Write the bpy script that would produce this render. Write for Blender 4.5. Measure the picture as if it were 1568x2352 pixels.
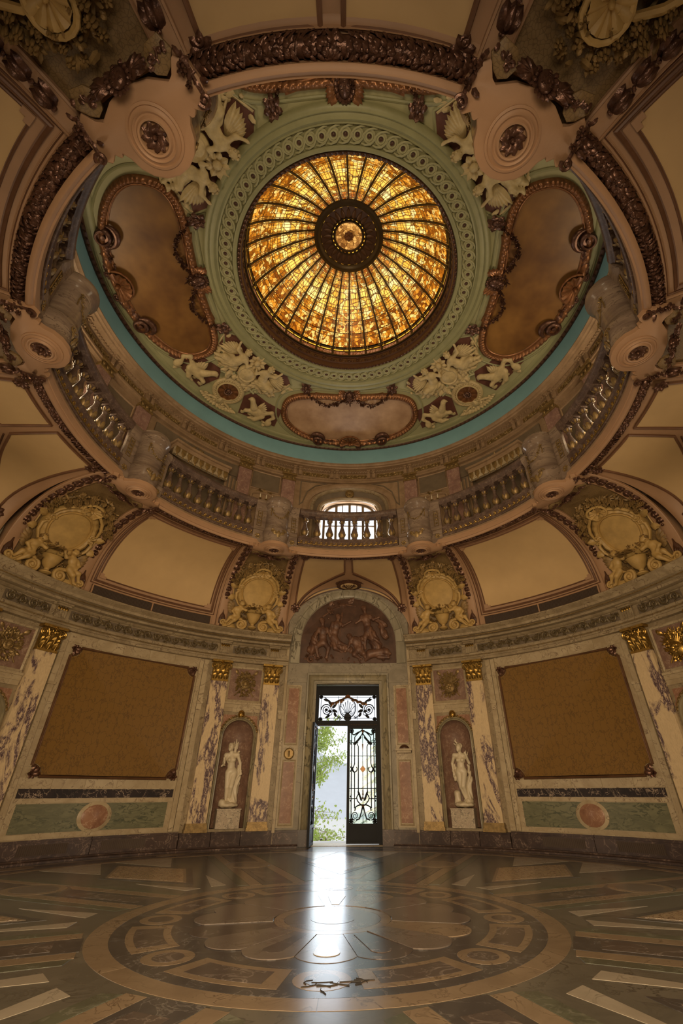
import bpy, math, random
import numpy as np
from mathutils import Vector, Matrix
for _o in list(bpy.data.objects): bpy.data.objects.remove(_o)
SC = bpy.context.scene; COL = SC.collection
PI = math.pi; D2R = PI/180
sin, cos, sqrt = math.sin, math.cos, math.sqrt
rng = random.Random(7)
# ---------------------------------------------------------------- camera
def cam_axes(yaw, pit, roll):
    f = Vector((sin(yaw)*cos(pit), cos(yaw)*cos(pit), sin(pit)))
    r = Vector((cos(yaw), -sin(yaw), 0)); u = r.cross(f)
    return r*cos(roll)+u*sin(roll), -r*sin(roll)+u*cos(roll), f
_r, _u, _f = cam_axes(.009, .581, -.002)
cd = bpy.data.cameras.new('camera'); cam = bpy.data.objects.new('camera', cd); COL.objects.link(cam)
cam.matrix_world = Matrix(((_r.x, _u.x, -_f.x, .25), (_r.y, _u.y, -_f.y, -6.69), (_r.z, _u.z, -_f.z, 1.191), (0, 0, 0, 1)))
cd.sensor_fit = 'VERTICAL'; cd.sensor_height = 36; cd.sensor_width = 24
cd.lens = 1006/2352*36; cd.shift_x = -41.4/2352; cd.shift_y = -16/2352; cd.clip_start = .05; cd.clip_end = 500
SC.camera = cam
# ---------------------------------------------------------------- world, exposure
W = bpy.data.worlds.new('overcast_sky'); SC.world = W; W.use_nodes = True
_b = W.node_tree.nodes['Background']; _b.inputs[0].default_value = (.90, .94, 1.0, 1); _b.inputs[1].default_value = .70
VS = SC.view_settings; VS.view_transform = 'Standard'; VS.look = 'None'; VS.gamma = 1; VS.use_curve_mapping = False
VS.exposure = 0.95
try:
    SC.cycles.use_denoising = True; SC.cycles.max_bounces = 4; SC.cycles.diffuse_bounces = 3; SC.cycles.glossy_bounces = 2
    SC.cycles.transparent_max_bounces = 6; SC.cycles.sample_clamp_indirect = 6; SC.cycles.caustics_reflective = False; SC.cycles.caustics_refractive = False
except Exception: pass
def area(name, loc, aim, sx, sy, power, col, spread=180):
    l = bpy.data.lights.new(name, 'AREA'); l.shape = 'RECTANGLE'; l.size = sx; l.size_y = sy; l.energy = power; l.color = col; l.spread = spread*D2R
    o = bpy.data.objects.new(name, l); COL.objects.link(o); o.location = loc
    o.rotation_euler = (Vector(aim)-Vector(loc)).to_track_quat('-Z', 'Y').to_euler(); return o
# added warm fill lamps, unseen; daylight only at the window and open door
FILLW = (1.0, .74, .44)
area('rear_fill_light', (0, -8.0, 2.0), (0, 6, 2.6), 2.9, 3.6, 320, FILLW, 128)  # fill added behind the viewer, in an assumed doorway
area('side_fill_light', (-7.95, 0, 2.1), (0, 0, 4.5), 1.8, 3.8, 50, FILLW)
area('side_fill_light.001', (7.95, 0, 2.1), (0, 0, 4.5), 1.8, 3.8, 50, FILLW)  # both side lights are added fill, out of view
for _i, (_x, _y) in enumerate(((0, -6.7), (-6.75, 0), (6.75, 0))):
    area('gallery_fill_light' + ('' if not _i else '.%03d' % _i), (_x, _y, 9.3), (0, 0, 12), 1.5, 1.6, 62, (1, .78, .5))  # added fill; no lamps hang at these spots
area('daylight_front_window', (0, 7.75, 9.15), (0, 0, 7.5), 1.6, 1.7, 110, (1, .93, .85))
area('daylight_front_door', (-.46, 8.8, 1.7), (-.2, 0, .2), .86, 2.6, 20, (.80, .90, 1))

# ---------------------------------------------------------------- materials
def _nt(name):
    m = bpy.data.materials.new(name); m.use_nodes = True; nt = m.node_tree; b = nt.nodes['Principled BSDF']; return m, nt, b
def N(nt, t, **k):
    n = nt.nodes.new(t)
    for a, v in k.items():
        if a.startswith('i_'): n.inputs[a[2:].replace('_', ' ')].default_value = v
        else: setattr(n, a, v)
    return n
def ramp(nt, fac, stops):
    r = N(nt, 'ShaderNodeValToRGB'); e = r.color_ramp.elements
    while len(e) < len(stops): e.new(.5)
    for q, (p, c) in zip(e, stops): q.position = p; q.color = (*c, 1)
    nt.links.new(fac, r.inputs[0]); return r.outputs[0]
def coords(nt, scale=(1, 1, 1), rot=(0, 0, 0), rand=True):
    tc = N(nt, 'ShaderNodeTexCoord'); mp = N(nt, 'ShaderNodeMapping'); mp.inputs['Scale'].default_value = scale; mp.inputs['Rotation'].default_value = rot
    nt.links.new(tc.outputs['Object'], mp.inputs[0])
    if rand:
        oi = N(nt, 'ShaderNodeObjectInfo'); mu = N(nt, 'ShaderNodeMath', operation='MULTIPLY'); mu.inputs[1].default_value = 40
        nt.links.new(oi.outputs['Random'], mu.inputs[0]); nt.links.new(mu.outputs[0], mp.inputs['Location'])
    return mp.outputs[0]
def bump(nt, b, h, s=.3, d=.02):
    n = N(nt, 'ShaderNodeBump'); n.inputs['Strength'].default_value = s; n.inputs['Distance'].default_value = d
    nt.links.new(h, n.inputs['Height']); nt.links.new(n.outputs[0], b.inputs['Normal'])
def mixc(nt, fac, a, b_):
    m = N(nt, 'ShaderNodeMix', data_type='RGBA'); nt.links.new(fac, m.inputs['Factor'])
    for s, v in ((6, a), (7, b_)):
        if isinstance(v, tuple): m.inputs[s].default_value = (*v, 1)
        else: nt.links.new(v, m.inputs[s])
    return m.outputs[2]
def plain(name, c, rough=.6, metal=0, var=.18, sc=3., bmp=.1, bs=40, c2=None, spec=.4):
    m, nt, b = _nt(name); v = coords(nt)
    n = N(nt, 'ShaderNodeTexNoise', i_Scale=sc, i_Detail=3., i_Roughness=.6); nt.links.new(v, n.inputs[0])
    d = c2 or tuple(x*(1-var) for x in c)
    nt.links.new(ramp(nt, n.outputs[0], ((.3, d), (.7, c))), b.inputs['Base Color'])
    b.inputs['Roughness'].default_value = rough; b.inputs['Metallic'].default_value = metal
    b.inputs['Specular IOR Level'].default_value = spec
    if bmp:
        n2 = N(nt, 'ShaderNodeTexNoise', i_Scale=float(bs), i_Detail=1.); nt.links.new(v, n2.inputs[0]); bump(nt, b, n2.outputs[0], bmp, .01)
    return m
def marble(name, base, mid, vein, sc=2., rough=.25, stretch=(1, 1, 1), rot=(0, 0, 0), dist=1.2, vw=.06, spec=.2, patch=.5):
    m, nt, b = _nt(name); v = coords(nt, stretch, rot)
    n = N(nt, 'ShaderNodeTexNoise', i_Scale=sc, i_Detail=4., i_Roughness=.62, i_Distortion=dist); nt.links.new(v, n.inputs[0])
    n2 = N(nt, 'ShaderNodeTexNoise', i_Scale=sc*1.9, i_Detail=4., i_Roughness=.6, i_Distortion=dist*.7); nt.links.new(v, n2.inputs[0])
    a = ramp(nt, n.outputs[0], ((patch-.16, mid), (patch+.14, base)))
    s = N(nt, 'ShaderNodeMath', operation='SUBTRACT'); s.inputs[1].default_value = .5; nt.links.new(n2.outputs[0], s.inputs[0])
    ab = N(nt, 'ShaderNodeMath', operation='ABSOLUTE'); nt.links.new(s.outputs[0], ab.inputs[0])
    f = ramp(nt, ab.outputs[0], ((vw*.15, (1, 1, 1)), (vw, (0, 0, 0))))
    pm_ = ramp(nt, n.outputs[0], ((.42, (.12, .12, .12)), (.60, (1, 1, 1)))); mm = N(nt, 'ShaderNodeMath', operation='MULTIPLY'); nt.links.new(f, mm.inputs[0]); nt.links.new(pm_, mm.inputs[1])
    nt.links.new(mixc(nt, mm.outputs[0], a, vein), b.inputs['Base Color'])
    b.inputs['Roughness'].default_value = rough; b.inputs['Specular IOR Level'].default_value = spec
    return m
def breccia(name, cream, purple, dark):
    m, nt, b = _nt(name); v = coords(nt, (1.6, 1.6, .55), (0, .35, 0))
    n = N(nt, 'ShaderNodeTexNoise', i_Scale=.9, i_Detail=5., i_Roughness=.6, i_Distortion=1.6); nt.links.new(v, n.inputs[0])
    vv = coords(nt, (6, 6, 2.2), (0, .4, 0)); w = N(nt, 'ShaderNodeTexNoise', i_Scale=2.5, i_Detail=4., i_Distortion=2.5); nt.links.new(vv, w.inputs[0])
    vo = N(nt, 'ShaderNodeTexVoronoi', feature='DISTANCE_TO_EDGE', i_Scale=1.6)
    ad = N(nt, 'ShaderNodeVectorMath', operation='ADD'); nt.links.new(vv, ad.inputs[0]); nt.links.new(w.outputs[1], ad.inputs[1]); nt.links.new(ad.outputs[0], vo.inputs[0])
    e = ramp(nt, vo.outputs[0], ((.02, dark), (.10, purple), (.3, cream)))
    fc = ramp(nt, n.outputs[0], ((.49, (0, 0, 0)), (.54, (1, 1, 1))))
    cr = ramp(nt, w.outputs[0], ((.35, tuple(x*.86 for x in cream)), (.6, cream)))
    nt.links.new(mixc(nt, fc, cr, e), b.inputs['Base Color']); b.inputs['Roughness'].default_value = .34; b.inputs['Specular IOR Level'].default_value = .25
    return m
def silk(name, c, dk):
    m, nt, b = _nt(name); v = coords(nt, (2.6, 2.6, 1.7), rand=False)
    n = N(nt, 'ShaderNodeTexNoise', i_Scale=5., i_Detail=2.); nt.links.new(v, n.inputs[0])
    ad = N(nt, 'ShaderNodeVectorMath', operation='MULTIPLY_ADD'); ad.inputs[1].default_value = (.5, .5, .5); nt.links.new(n.outputs[1], ad.inputs[0]); nt.links.new(v, ad.inputs[2])
    vo = N(nt, 'ShaderNodeTexVoronoi', feature='DISTANCE_TO_EDGE', i_Scale=2.6, i_Randomness=.55); nt.links.new(ad.outputs[0], vo.inputs[0])
    f = ramp(nt, vo.outputs[0], ((.015, dk), (.06, c)))
    nt.links.new(f, b.inputs['Base Color']); b.inputs['Roughness'].default_value = .5; b.inputs['Specular IOR Level'].default_value = .35
    w = N(nt, 'ShaderNodeTexNoise', i_Scale=160.); nt.links.new(v, w.inputs[0]); bump(nt, b, w.outputs[0], .25, .004)
    return m
def crackle(name, c, dk, sc=24.):
    m, nt, b = _nt(name); v = coords(nt, rand=False)
    vo = N(nt, 'ShaderNodeTexVoronoi', feature='DISTANCE_TO_EDGE', i_Scale=sc); nt.links.new(v, vo.inputs[0])
    nt.links.new(ramp(nt, vo.outputs[0], ((.02, dk), (.08, c))), b.inputs['Base Color']); b.inputs['Roughness'].default_value = .55
    bump(nt, b, vo.outputs[0], .25, .01); return m
def glow_glass(name, stops, strength, sc=7., lead=.05, cols=(1, 1, 1)):
    m, nt, b = _nt(name); v = coords(nt, cols)
    vo = N(nt, 'ShaderNodeTexVoronoi', feature='F1', i_Scale=sc); nt.links.new(v, vo.inputs[0])
    ve = N(nt, 'ShaderNodeTexVoronoi', feature='DISTANCE_TO_EDGE', i_Scale=sc); nt.links.new(v, ve.inputs[0])
    sp = N(nt, 'ShaderNodeSeparateColor'); nt.links.new(vo.outputs['Color'], sp.inputs[0])
    c = ramp(nt, sp.outputs[0], stops); l = ramp(nt, ve.outputs[0], ((lead*.5, (0, 0, 0)), (lead, (1, 1, 1))))
    col = mixc(nt, l, (.06, .02, .004), c)
    nt.links.new(col, b.inputs['Base Color']); nt.links.new(col, b.inputs['Emission Color']); b.inputs['Emission Strength'].default_value = strength
    b.inputs['Roughness'].default_value = .3; return m

T = dict(
 tan=plain('cream_plaster', (.52, .35, .165), .7, var=.12, sc=1.3, bmp=.05),
 rib=plain('salmon_brown_plaster', (.37, .215, .118), .55, var=.15, sc=2.), 
 ribdk=plain('dark_moulding_paint', (.085, .036, .018), .45, var=.3),
 olive=crackle('crackled_olive_plaster', (.20, .125, .05), (.125, .076, .03)),
 ochre=plain('ochre_stucco', (.48, .31, .105), .5, var=.25, sc=5.),
 ochredk=plain('aged_ochre_stucco', (.33, .205, .075), .5, var=.6, sc=9.),
 bronze=plain('bronzed_ornament', (.15, .072, .046), .32, .5, var=.6, sc=14., bmp=.3, bs=60),
 copper=plain('copper_gilt_frame', (.29, .125, .05), .36, .5, var=.55, sc=10.),
 gold=plain('gilding', (.45, .27, .065), .36, .85, var=.5, sc=18., bmp=.2, bs=60),
 oldgold=plain('aged_gilding', (.31, .20, .075), .45, .5, var=.5, sc=12., bmp=.2, bs=60),
 cream=marble('cream_marble', (.41, .325, .205), (.30, .225, .13), (.17, .115, .07), 1.6, .32, vw=.02),
 creamdk=marble('weathered_cream_marble', (.315, .245, .15), (.21, .155, .09), (.11, .07, .04), 2., .36, vw=.025),
 grey=marble('grey_limestone', (.29, .245, .175), (.20, .165, .115), (.13, .10, .07), 1.4, .42, vw=.02),
 greyart=marble('grey_veined_marble', (.34, .30, .215), (.22, .19, .13), (.11, .09, .06), 1.2, .3, (1, 1, .35), vw=.03),
 rose=marble('rose_marble', (.29, .152, .09), (.21, .102, .063), (.42, .27, .18), 3., .3, vw=.03),
 rosegr=marble('dull_rose_marble', (.22, .125, .085), (.155, .088, .062), (.33, .23, .16), 4., .5, vw=.03),
 green=marble('green_cipollino_marble', (.165, .155, .088), (.112, .108, .062), (.06, .064, .037), 1.5, .3, (1.1, 1.1, 3.2), (.0, .6, 0), .8, .05),
 plum=marble('dark_plum_marble', (.030, .019, .017), (.016, .011, .010), (.36, .27, .20), 2.5, .4, vw=.022),
 base=marble('brown_violet_marble', (.070, .046, .038), (.042, .028, .025), (.20, .14, .11), 2.2, .3, vw=.02),
 breccia=breccia('violet_breccia_marble', (.55, .41, .24), (.20, .135, .125), (.055, .03, .035)),
 galpink=marble('pink_brown_marble', (.27, .155, .12), (.19, .105, .085), (.38, .27, .2), 4., .3, vw=.03),
 drum=marble('streaked_brown_marble', (.26, .19, .135), (.145, .10, .075), (.09, .06, .045), 1.3, .2, (.8, .8, 3.0), vw=.02),
 galwall=marble('gallery_stone', (.30, .20, .118), (.21, .135, .075), (.2, .13, .08), 1.6, .45, vw=.015),
 galdk=plain('gallery_dark_panel', (.15, .11, .07), .5, var=.3),
 balus=marble('mauve_grey_marble', (.125, .08, .06), (.075, .047, .037), (.21, .15, .11), 4., .42, vw=.03),
 blue=plain('blue_cove_paint', (.19, .36, .395), .6, var=.14, sc=1.2, bmp=.04),
 sage=plain('sage_green_plaster', (.335, .315, .165), .6, var=.1, sc=1.5, bmp=.05),
 sagedk=plain('sage_green_moulding', (.27, .26, .13), .5, var=.15, sc=4.),
 maroon=plain('maroon_ground', (.13, .05, .032), .55, var=.3),
 stucco=plain('cream_stucco_figures', (.52, .40, .20), .55, var=.3, sc=7.),
 canvas=plain('aged_ceiling_canvas', (.235, .115, .03), .42, var=.55, sc=1.1, c2=(.105, .045, .014), bmp=.05),
 canvas_glare=plain('glare_paled_canvas', (.46, .30, .18), .33, var=.5, sc=1.6, c2=(.27, .155, .085), bmp=.05),  # paler copy of the canvas, glare put into its colour
 statue=plain('white_statuary_marble', (.60, .50, .34), .42, var=.16, sc=4., bmp=.05),
 plinth=marble('speckled_plinth_marble', (.46, .38, .27), (.36, .28, .2), (.09, .07, .06), 7., .35, vw=.05),
 iron=plain('black_ironwork', (.010, .010, .012), .55, 0, var=.3, spec=.15),
 irongold=plain('dull_gilt_iron', (.20, .10, .04), .4, .7, var=.4),
 jamb=marble('green_grey_onyx', (.28, .23, .135), (.17, .14, .085), (.08, .065, .04), 1.6, .36, (1, 1, .4), vw=.04),
 relief=plain('bronzed_relief', (.20, .10, .058), .5, .15, var=.55, sc=4., c2=(.075, .036, .024), bmp=.2, bs=30),
 reliefbg=plain('shade_toned_relief_ground', (.105, .052, .032), .55, .1, var=.5),  # ground behind the figures darkened, deep shadow put into its colour
 silk=silk('amber_silk_damask', (.165, .082, .010), (.108, .052, .006)),
 mould=plain('brown_moulding_paint', (.17, .082, .043), .45, var=.3),
 frieze=plain('dark_olive_gilt', (.15, .105, .048), .5, .25, var=.5, sc=12.),
 frame=plain('dark_walnut_gilt', (.17, .085, .042), .35, .3, var=.4),
 grille=plain('dark_grille', (.075, .05, .035), .5, .3),
 lead=plain('dark_bronze_ribs', (.075, .052, .026), .4, .6),
 hub=plain('dark_umber_ring', (.10, .05, .026), .4, .4),
 candle=plain('ivory_candle', (.7, .62, .45), .5, var=.05),
 bark=plain('tree_bark', (.36, .26, .23), .8), leafy=plain('spring_leaves', (.46, .60, .10), .6, var=.5, sc=3.),
 conifer=plain('conifer_needles', (.20, .33, .25), .7, var=.5, sc=3.),
 white=plain('white_painted_wall', (.80, .77, .68), .7, var=.06), haze=plain('pale_haze_tone', (.58, .60, .62), .8, var=.06, sc=.5, bmp=0),  # distant haze put into the backdrop's colour
 paving=plain('pale_paving', (.70, .68, .63), .7, var=.1), ink=plain('dark_letter_paint', (.05, .04, .05), .6), dark=plain('dark_void', (.015, .012, .01), .7),
)
# floor marbles
FRO = .23
T.update(
 f_base=marble('floor_grey_green_marble', (0.127, 0.114, 0.091), (0.086, 0.080, 0.065), (0.055, 0.052, 0.044), 1.3, FRO, spec=.16, vw=.03),
 f_tan=marble('floor_sienna_marble', (.235, .170, .110), (.18, .128, .082), (.112, .078, .05), 1.6, FRO, spec=.16, vw=.02),
 f_dark=marble('floor_slate_marble', (0.068, 0.062, 0.059), (0.044, 0.040, 0.040), (0.157, 0.140, 0.126), 1.8, FRO, spec=.16, vw=.02),
 f_brown=marble('floor_brown_marble', (0.090, 0.070, 0.060), (0.057, 0.045, 0.041), (0.197, 0.159, 0.136), 1.6, FRO, spec=.16, vw=.03),
 f_white=marble('floor_ivory_marble', (0.342, 0.292, 0.223), (0.280, 0.236, 0.177), (0.189, 0.155, 0.119), 1.6, FRO, spec=.16, vw=.02),
 f_green=marble('floor_verde_marble', (0.098, 0.102, 0.070), (0.068, 0.071, 0.051), (0.150, 0.150, 0.114), 2.2, FRO, spec=.16, vw=.04),
 f_buff=marble('floor_rose_buff_marble', (0.155, 0.124, 0.102), (0.117, 0.091, 0.075), (0.089, 0.067, 0.053), 1.5, FRO, spec=.16, vw=.03),
)
# ---------------------------------------------------------------- mesh building
class MB:
    """collects geometry in abstract (a, b, h) space; a map turns it into object space"""
    def __init__(s): s.v = []; s.f = []
    def add(s, vs, fs):
        o = len(s.v); s.v += vs; s.f += [tuple(i+o for i in f) for f in fs]; return s
    def merge(s, m, fn=None):
        return s.add([fn(*p) for p in m.v] if fn else list(m.v), m.f)
    def mesh(s, name, mat, fn=None, smooth=None):
        vs = [fn(*p) for p in s.v] if fn else s.v
        me = bpy.data.meshes.new(name); me.from_pydata(vs, [], s.f); me.update()
        me.materials.append(mat)
        if smooth is None: smooth = True
        if smooth:
            me.polygons.foreach_set('use_smooth', [True]*len(me.polygons))
            try: me.set_sharp_from_angle(angle=smooth*D2R if smooth is not True else 42*D2R)
            except Exception: pass
        return me
def grid(m, fn, nu, nv, cu=False, cv=False, u0=0., u1=1., v0=0., v1=1.):
    vs = []; a = nu if cu else nu+1; b = nv if cv else nv+1
    for i in range(a):
        for j in range(b): vs.append(fn(u0+(u1-u0)*i/nu, v0+(v1-v0)*j/nv))
    fs = [(i*b+j, ((i+1) % a)*b+j, ((i+1) % a)*b+(j+1) % b, i*b+(j+1) % b) for i in range(nu) for j in range(nv)]
    return m.add(vs, fs)
def box(m, a0, a1, b0, b1, h0, h1, n=1, nb=1):
    """box in abstract space, cut n times along a (nb along b) so that it follows a curved map"""
    vs = []; fs = []; W_ = nb+1
    for i in range(n+1):
        a = a0+(a1-a0)*i/n
        for j in range(W_):
            b = b0+(b1-b0)*j/nb; vs += [(a, b, h0), (a, b, h1)]
    I = lambda i, j, k: (i*W_+j)*2+k
    for i in range(n):
        for j in range(nb):
            fs += [(I(i, j, 1), I(i+1, j, 1), I(i+1, j+1, 1), I(i, j+1, 1)), (I(i, j, 0), I(i, j+1, 0), I(i+1, j+1, 0), I(i+1, j, 0))]
    for i in range(n):
        fs += [(I(i, 0, 0), I(i+1, 0, 0), I(i+1, 0, 1), I(i, 0, 1)), (I(i, nb, 0), I(i, nb, 1), I(i+1, nb, 1), I(i+1, nb, 0))]
    for j in range(nb):
        fs += [(I(0, j, 0), I(0, j, 1), I(0, j+1, 1), I(0, j+1, 0)), (I(n, j, 0), I(n, j+1, 0), I(n, j+1, 1), I(n, j, 1))]
    return m.add(vs, fs)
def prism(m, poly, h0, h1, bev=0.):
    n = len(poly); cx = sum(p[0] for p in poly)/n; cy = sum(p[1] for p in poly)/n
    def ins(p):
        d = math.hypot(p[0]-cx, p[1]-cy) or 1; k = max(0, 1-bev/d); return (cx+(p[0]-cx)*k, cy+(p[1]-cy)*k, h1)
    vs = [(x, y, h0) for x, y in poly]
    if bev:
        vs += [(x, y, h1-bev*.7) for x, y in poly]+[ins(p) for p in poly]; L = 2
    else: vs += [(x, y, h1) for x, y in poly]; L = 1
    fs = [tuple(range(n))[::-1], tuple(range(L*n, (L+1)*n))]
    for l in range(L): fs += [(l*n+i, l*n+(i+1) % n, (l+1)*n+(i+1) % n, (l+1)*n+i) for i in range(n)]
    return m.add(vs, fs)
def tube(m, path, r, n=6, closed=False, flat=1., cap=True):
    P = [Vector(p) for p in path]; k = len(P); R = r if isinstance(r, (list, tuple)) else [r]*k
    vs = []; ref = None
    for i in range(k):
        t = (P[(i+1) % k]-P[i-1]) if closed else (P[min(i+1, k-1)]-P[max(i-1, 0)])
        t = t.normalized() if t.length > 1e-9 else Vector((1, 0, 0))
        if ref is None: ref = Vector((0, 0, 1)) if abs(t.z) < .9 else Vector((1, 0, 0))
        x = ref-t*ref.dot(t); x = x.normalized() if x.length > 1e-6 else Vector((1, 0, 0)); y = t.cross(x); ref = x
        for j in range(n):
            w = 2*PI*j/n; q = P[i]+x*(cos(w)*R[i]*flat)+y*(sin(w)*R[i]); vs.append(tuple(q))
    kk = k if closed else k-1
    fs = [(i*n+j, i*n+(j+1) % n, ((i+1) % k)*n+(j+1) % n, ((i+1) % k)*n+j) for i in range(kk) for j in range(n)]
    if cap and not closed: fs += [tuple(range(n))[::-1], tuple(range((k-1)*n, k*n))]
    return m.add(vs, fs)
def strip(m, path, prof, closed=False):
    """sweep prof [(across, h)] along a planar path [(a, b)], mitred"""
    k = len(path); n = len(prof); vs = []
    for i in range(k):
        p = path[i]; a = path[i-1] if (closed or i) else p; c = path[(i+1) % k] if (closed or i < k-1) else p
        d1 = Vector((p[0]-a[0], p[1]-a[1])); d2 = Vector((c[0]-p[0], c[1]-p[1]))
        if d1.length < 1e-9: d1 = d2
        if d2.length < 1e-9: d2 = d1
        d1.normalize(); d2.normalize(); t = (d1+d2); t = t.normalized() if t.length > 1e-6 else d1
        nx, ny = -t.y, t.x; s = 1/max(.35, t.dot(d1))
        vs += [(p[0]+nx*o*s, p[1]+ny*o*s, h) for o, h in prof]
    kk = k if closed else k-1
    fs = [(i*n+j, ((i+1) % k)*n+j, ((i+1) % k)*n+j+1, i*n+j+1) for i in range(kk) for j in range(n-1)]
    if not closed: fs += [tuple(range(n))[::-1], tuple(range((k-1)*n, k*n))]
    return m.add(vs, fs)
def lathe(m, prof, n=16, c=(0, 0, 0), ax='h', a0=0., a1=2*PI, sx=1.):
    """revolve [(r, t)] about the h axis (ax='h') or the b axis (ax='b')"""
    full = abs(a1-a0-2*PI) < 1e-6
    def fn(u, v):
        i = int(round(v*(len(prof)-1))); r, t = prof[i]; w = a0+(a1-a0)*u
        if ax == 'h': return (c[0]+r*cos(w)*sx, c[1]+r*sin(w), c[2]+t)
        return (c[0]+r*cos(w)*sx, c[1]+t, c[2]+r*sin(w))
    return grid(m, fn, n, len(prof)-1, cu=full)
def ell(m, c, r, nu=8, nv=5, rot=0.):
    cr, sr = cos(rot), sin(rot)
    def fn(u, v):
        w = 2*PI*u; p = PI*(v-.5); x = r[0]*cos(p)*cos(w); y = r[1]*cos(p)*sin(w); z = r[2]*sin(p)
        return (c[0]+x*cr-y*sr, c[1]+x*sr+y*cr, c[2]+z)
    return grid(m, fn, nu, nv, cu=True)
def leaf(m, p, ang, L, Wd, h=.03, curl=.05, lobes=3, n=6, side=0.):
    """lobed acanthus leaf from p = (a, b, h) in direction ang, rising and curling at the tip"""
    ca, sa = cos(ang), sin(ang)
    def fn(u, v):
        w = Wd*(sin(PI*min(1, .12+u*.88))**.7)*(1+.28*abs(sin(lobes*PI*u)))*(1 if u < .98 else .25)
        y = (v-.5)*w; x = L*u; z = h*sin(PI*u*.9)+curl*u*u-abs(v-.5)*2*h*.5
        y += side*L*u*u
        return (p[0]+x*ca-y*sa, p[1]+x*sa+y*ca, p[2]+z)
    return grid(m, fn, n, 4)
def spiral(c, r0, turns, a0=0., sgn=1, n=None, pitch=.86, h=0.):
    n = n or int(turns*12); out = []
    for i in range(n+1):
        t = i/n; w = a0+sgn*2*PI*turns*t; r = r0*(1-pitch*t); out.append((c[0]+r*cos(w), c[1]+r*sin(w), c[2]+h*t))
    return out
def volute(m, c, r, turns=1.7, a0=0., sgn=1, th=.03, n=6):
    p = spiral(c, r, turns, a0, sgn); k = len(p); tube(m, p, [th*(1-.45*i/k) for i in range(k)], n); ell(m, (c[0], c[1], c[2]), (th*1.3, th*1.3, th*1.4), 8, 4)
    return m
def shell(m, c, r, ang=PI/2, ribs=9, dep=.06, span=PI*1.15, n=6):
    """scallop: fan of ribs"""
    def fn(u, v):
        w = ang-span/2+span*u; rr = r*v*(1+.04*abs(cos(ribs*PI*u))); z = dep*(sin(PI*.5*v)*.9+.45*abs(sin(ribs*PI*u))*v)
        return (c[0]+rr*cos(w), c[1]+rr*sin(w), c[2]+z)
    grid(m, fn, ribs*4, n); ell(m, (c[0], c[1], c[2]+dep*.5), (r*.16, r*.16, dep*.9), 8, 5); return m
def rosette(m, c, r, k=8, dep=.04, swirl=0.):
    for i in range(k): leaf(m, (c[0]+.12*r*cos(2*PI*i/k), c[1]+.12*r*sin(2*PI*i/k), c[2]), 2*PI*i/k, r*.88, r*.62, dep*.6, dep*.5, 2, 5, swirl)
    ell(m, (c[0], c[1], c[2]+dep*.4), (r*.2, r*.2, dep*.8), 8, 4); return m
def flower(m, c, r, rg, dep=.03):
    k = rg.choice((5, 6)); w = rg.random()*6
    for i in range(k):
        a = w+2*PI*i/k; ell(m, (c[0]+.55*r*cos(a), c[1]+.55*r*sin(a), c[2]+dep*.3), (r*.45, r*.3, dep*.6), 6, 3, a)
    ell(m, (c[0], c[1], c[2]+dep*.7), (r*.3, r*.3, dep*.6), 6, 4)
def bunch(m, pts, wd, rg, dens=1., size=.045, h=.03, leaves=.5):
    """flower and leaf clusters scattered along a path of (a, b), on a thin stem"""
    tube(m, [(p[0], p[1], h*.25) for p in pts], max(.008, min(wd*.2, .03)), 5)
    for i in range(len(pts)-1):
        (x0, y0), (x1, y1) = pts[i][:2], pts[i+1][:2]; L = math.hypot(x1-x0, y1-y0); k = max(1, int(dens*L*wd/(size*size*2.2)))
        for _ in range(k):
            t = rg.random(); o = (rg.random()-.5)*wd; dx, dy = (x1-x0)/(L or 1), (y1-y0)/(L or 1)
            x = x0+(x1-x0)*t-dy*o; y = y0+(y1-y0)*t+dx*o; hh = h*(.5+.9*rg.random())*(1-1.2*abs(o)/max(wd, 1e-6)*.6)
            if rg.random() < leaves: leaf(m, (x, y, hh*.5), rg.random()*6.3, size*1.7, size*.9, hh*.5, hh*.6, 2, 4)
            elif rg.random() < .6: flower(m, (x, y, hh), size*(.6+.5*rg.random()), rg, hh)
            else: ell(m, (x, y, hh), (size*.5, size*.4, size*.4), 6, 4, rg.random()*3)
    return m
def rinceau(m, x0, x1, y, ht, rg, th=.014, h=.0, n=None):
    """running acanthus scroll between x0 and x1"""
    n = n or max(1, int(round((x1-x0)/(ht*1.05)))); w = (x1-x0)/n
    for i in range(n):
        cx = x0+w*(i+.5); s = 1 if i % 2 else -1; r = ht*.40
        tube(m, spiral((cx, y, h+.018), r, 1.35, -PI*.9*s, -s, 16, .8), [th*(1-.3*k/16) for k in range(17)], 5)
        rosette(m, (cx, y, h+.012), r*.42, 5, .03)
        for k in range(5):
            a = rg.random()*6.28; leaf(m, (cx+r*.75*cos(a), y+r*.75*sin(a), h+.005), a+.7*s, r*.62, r*.42, .02, .02, 2, 4)
        leaf(m, (cx+w*.42, y-ht*.3*s, h+.005), PI/2*s+.3, ht*.5, ht*.26, .025, .02, 3, 5)
    return m
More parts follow.
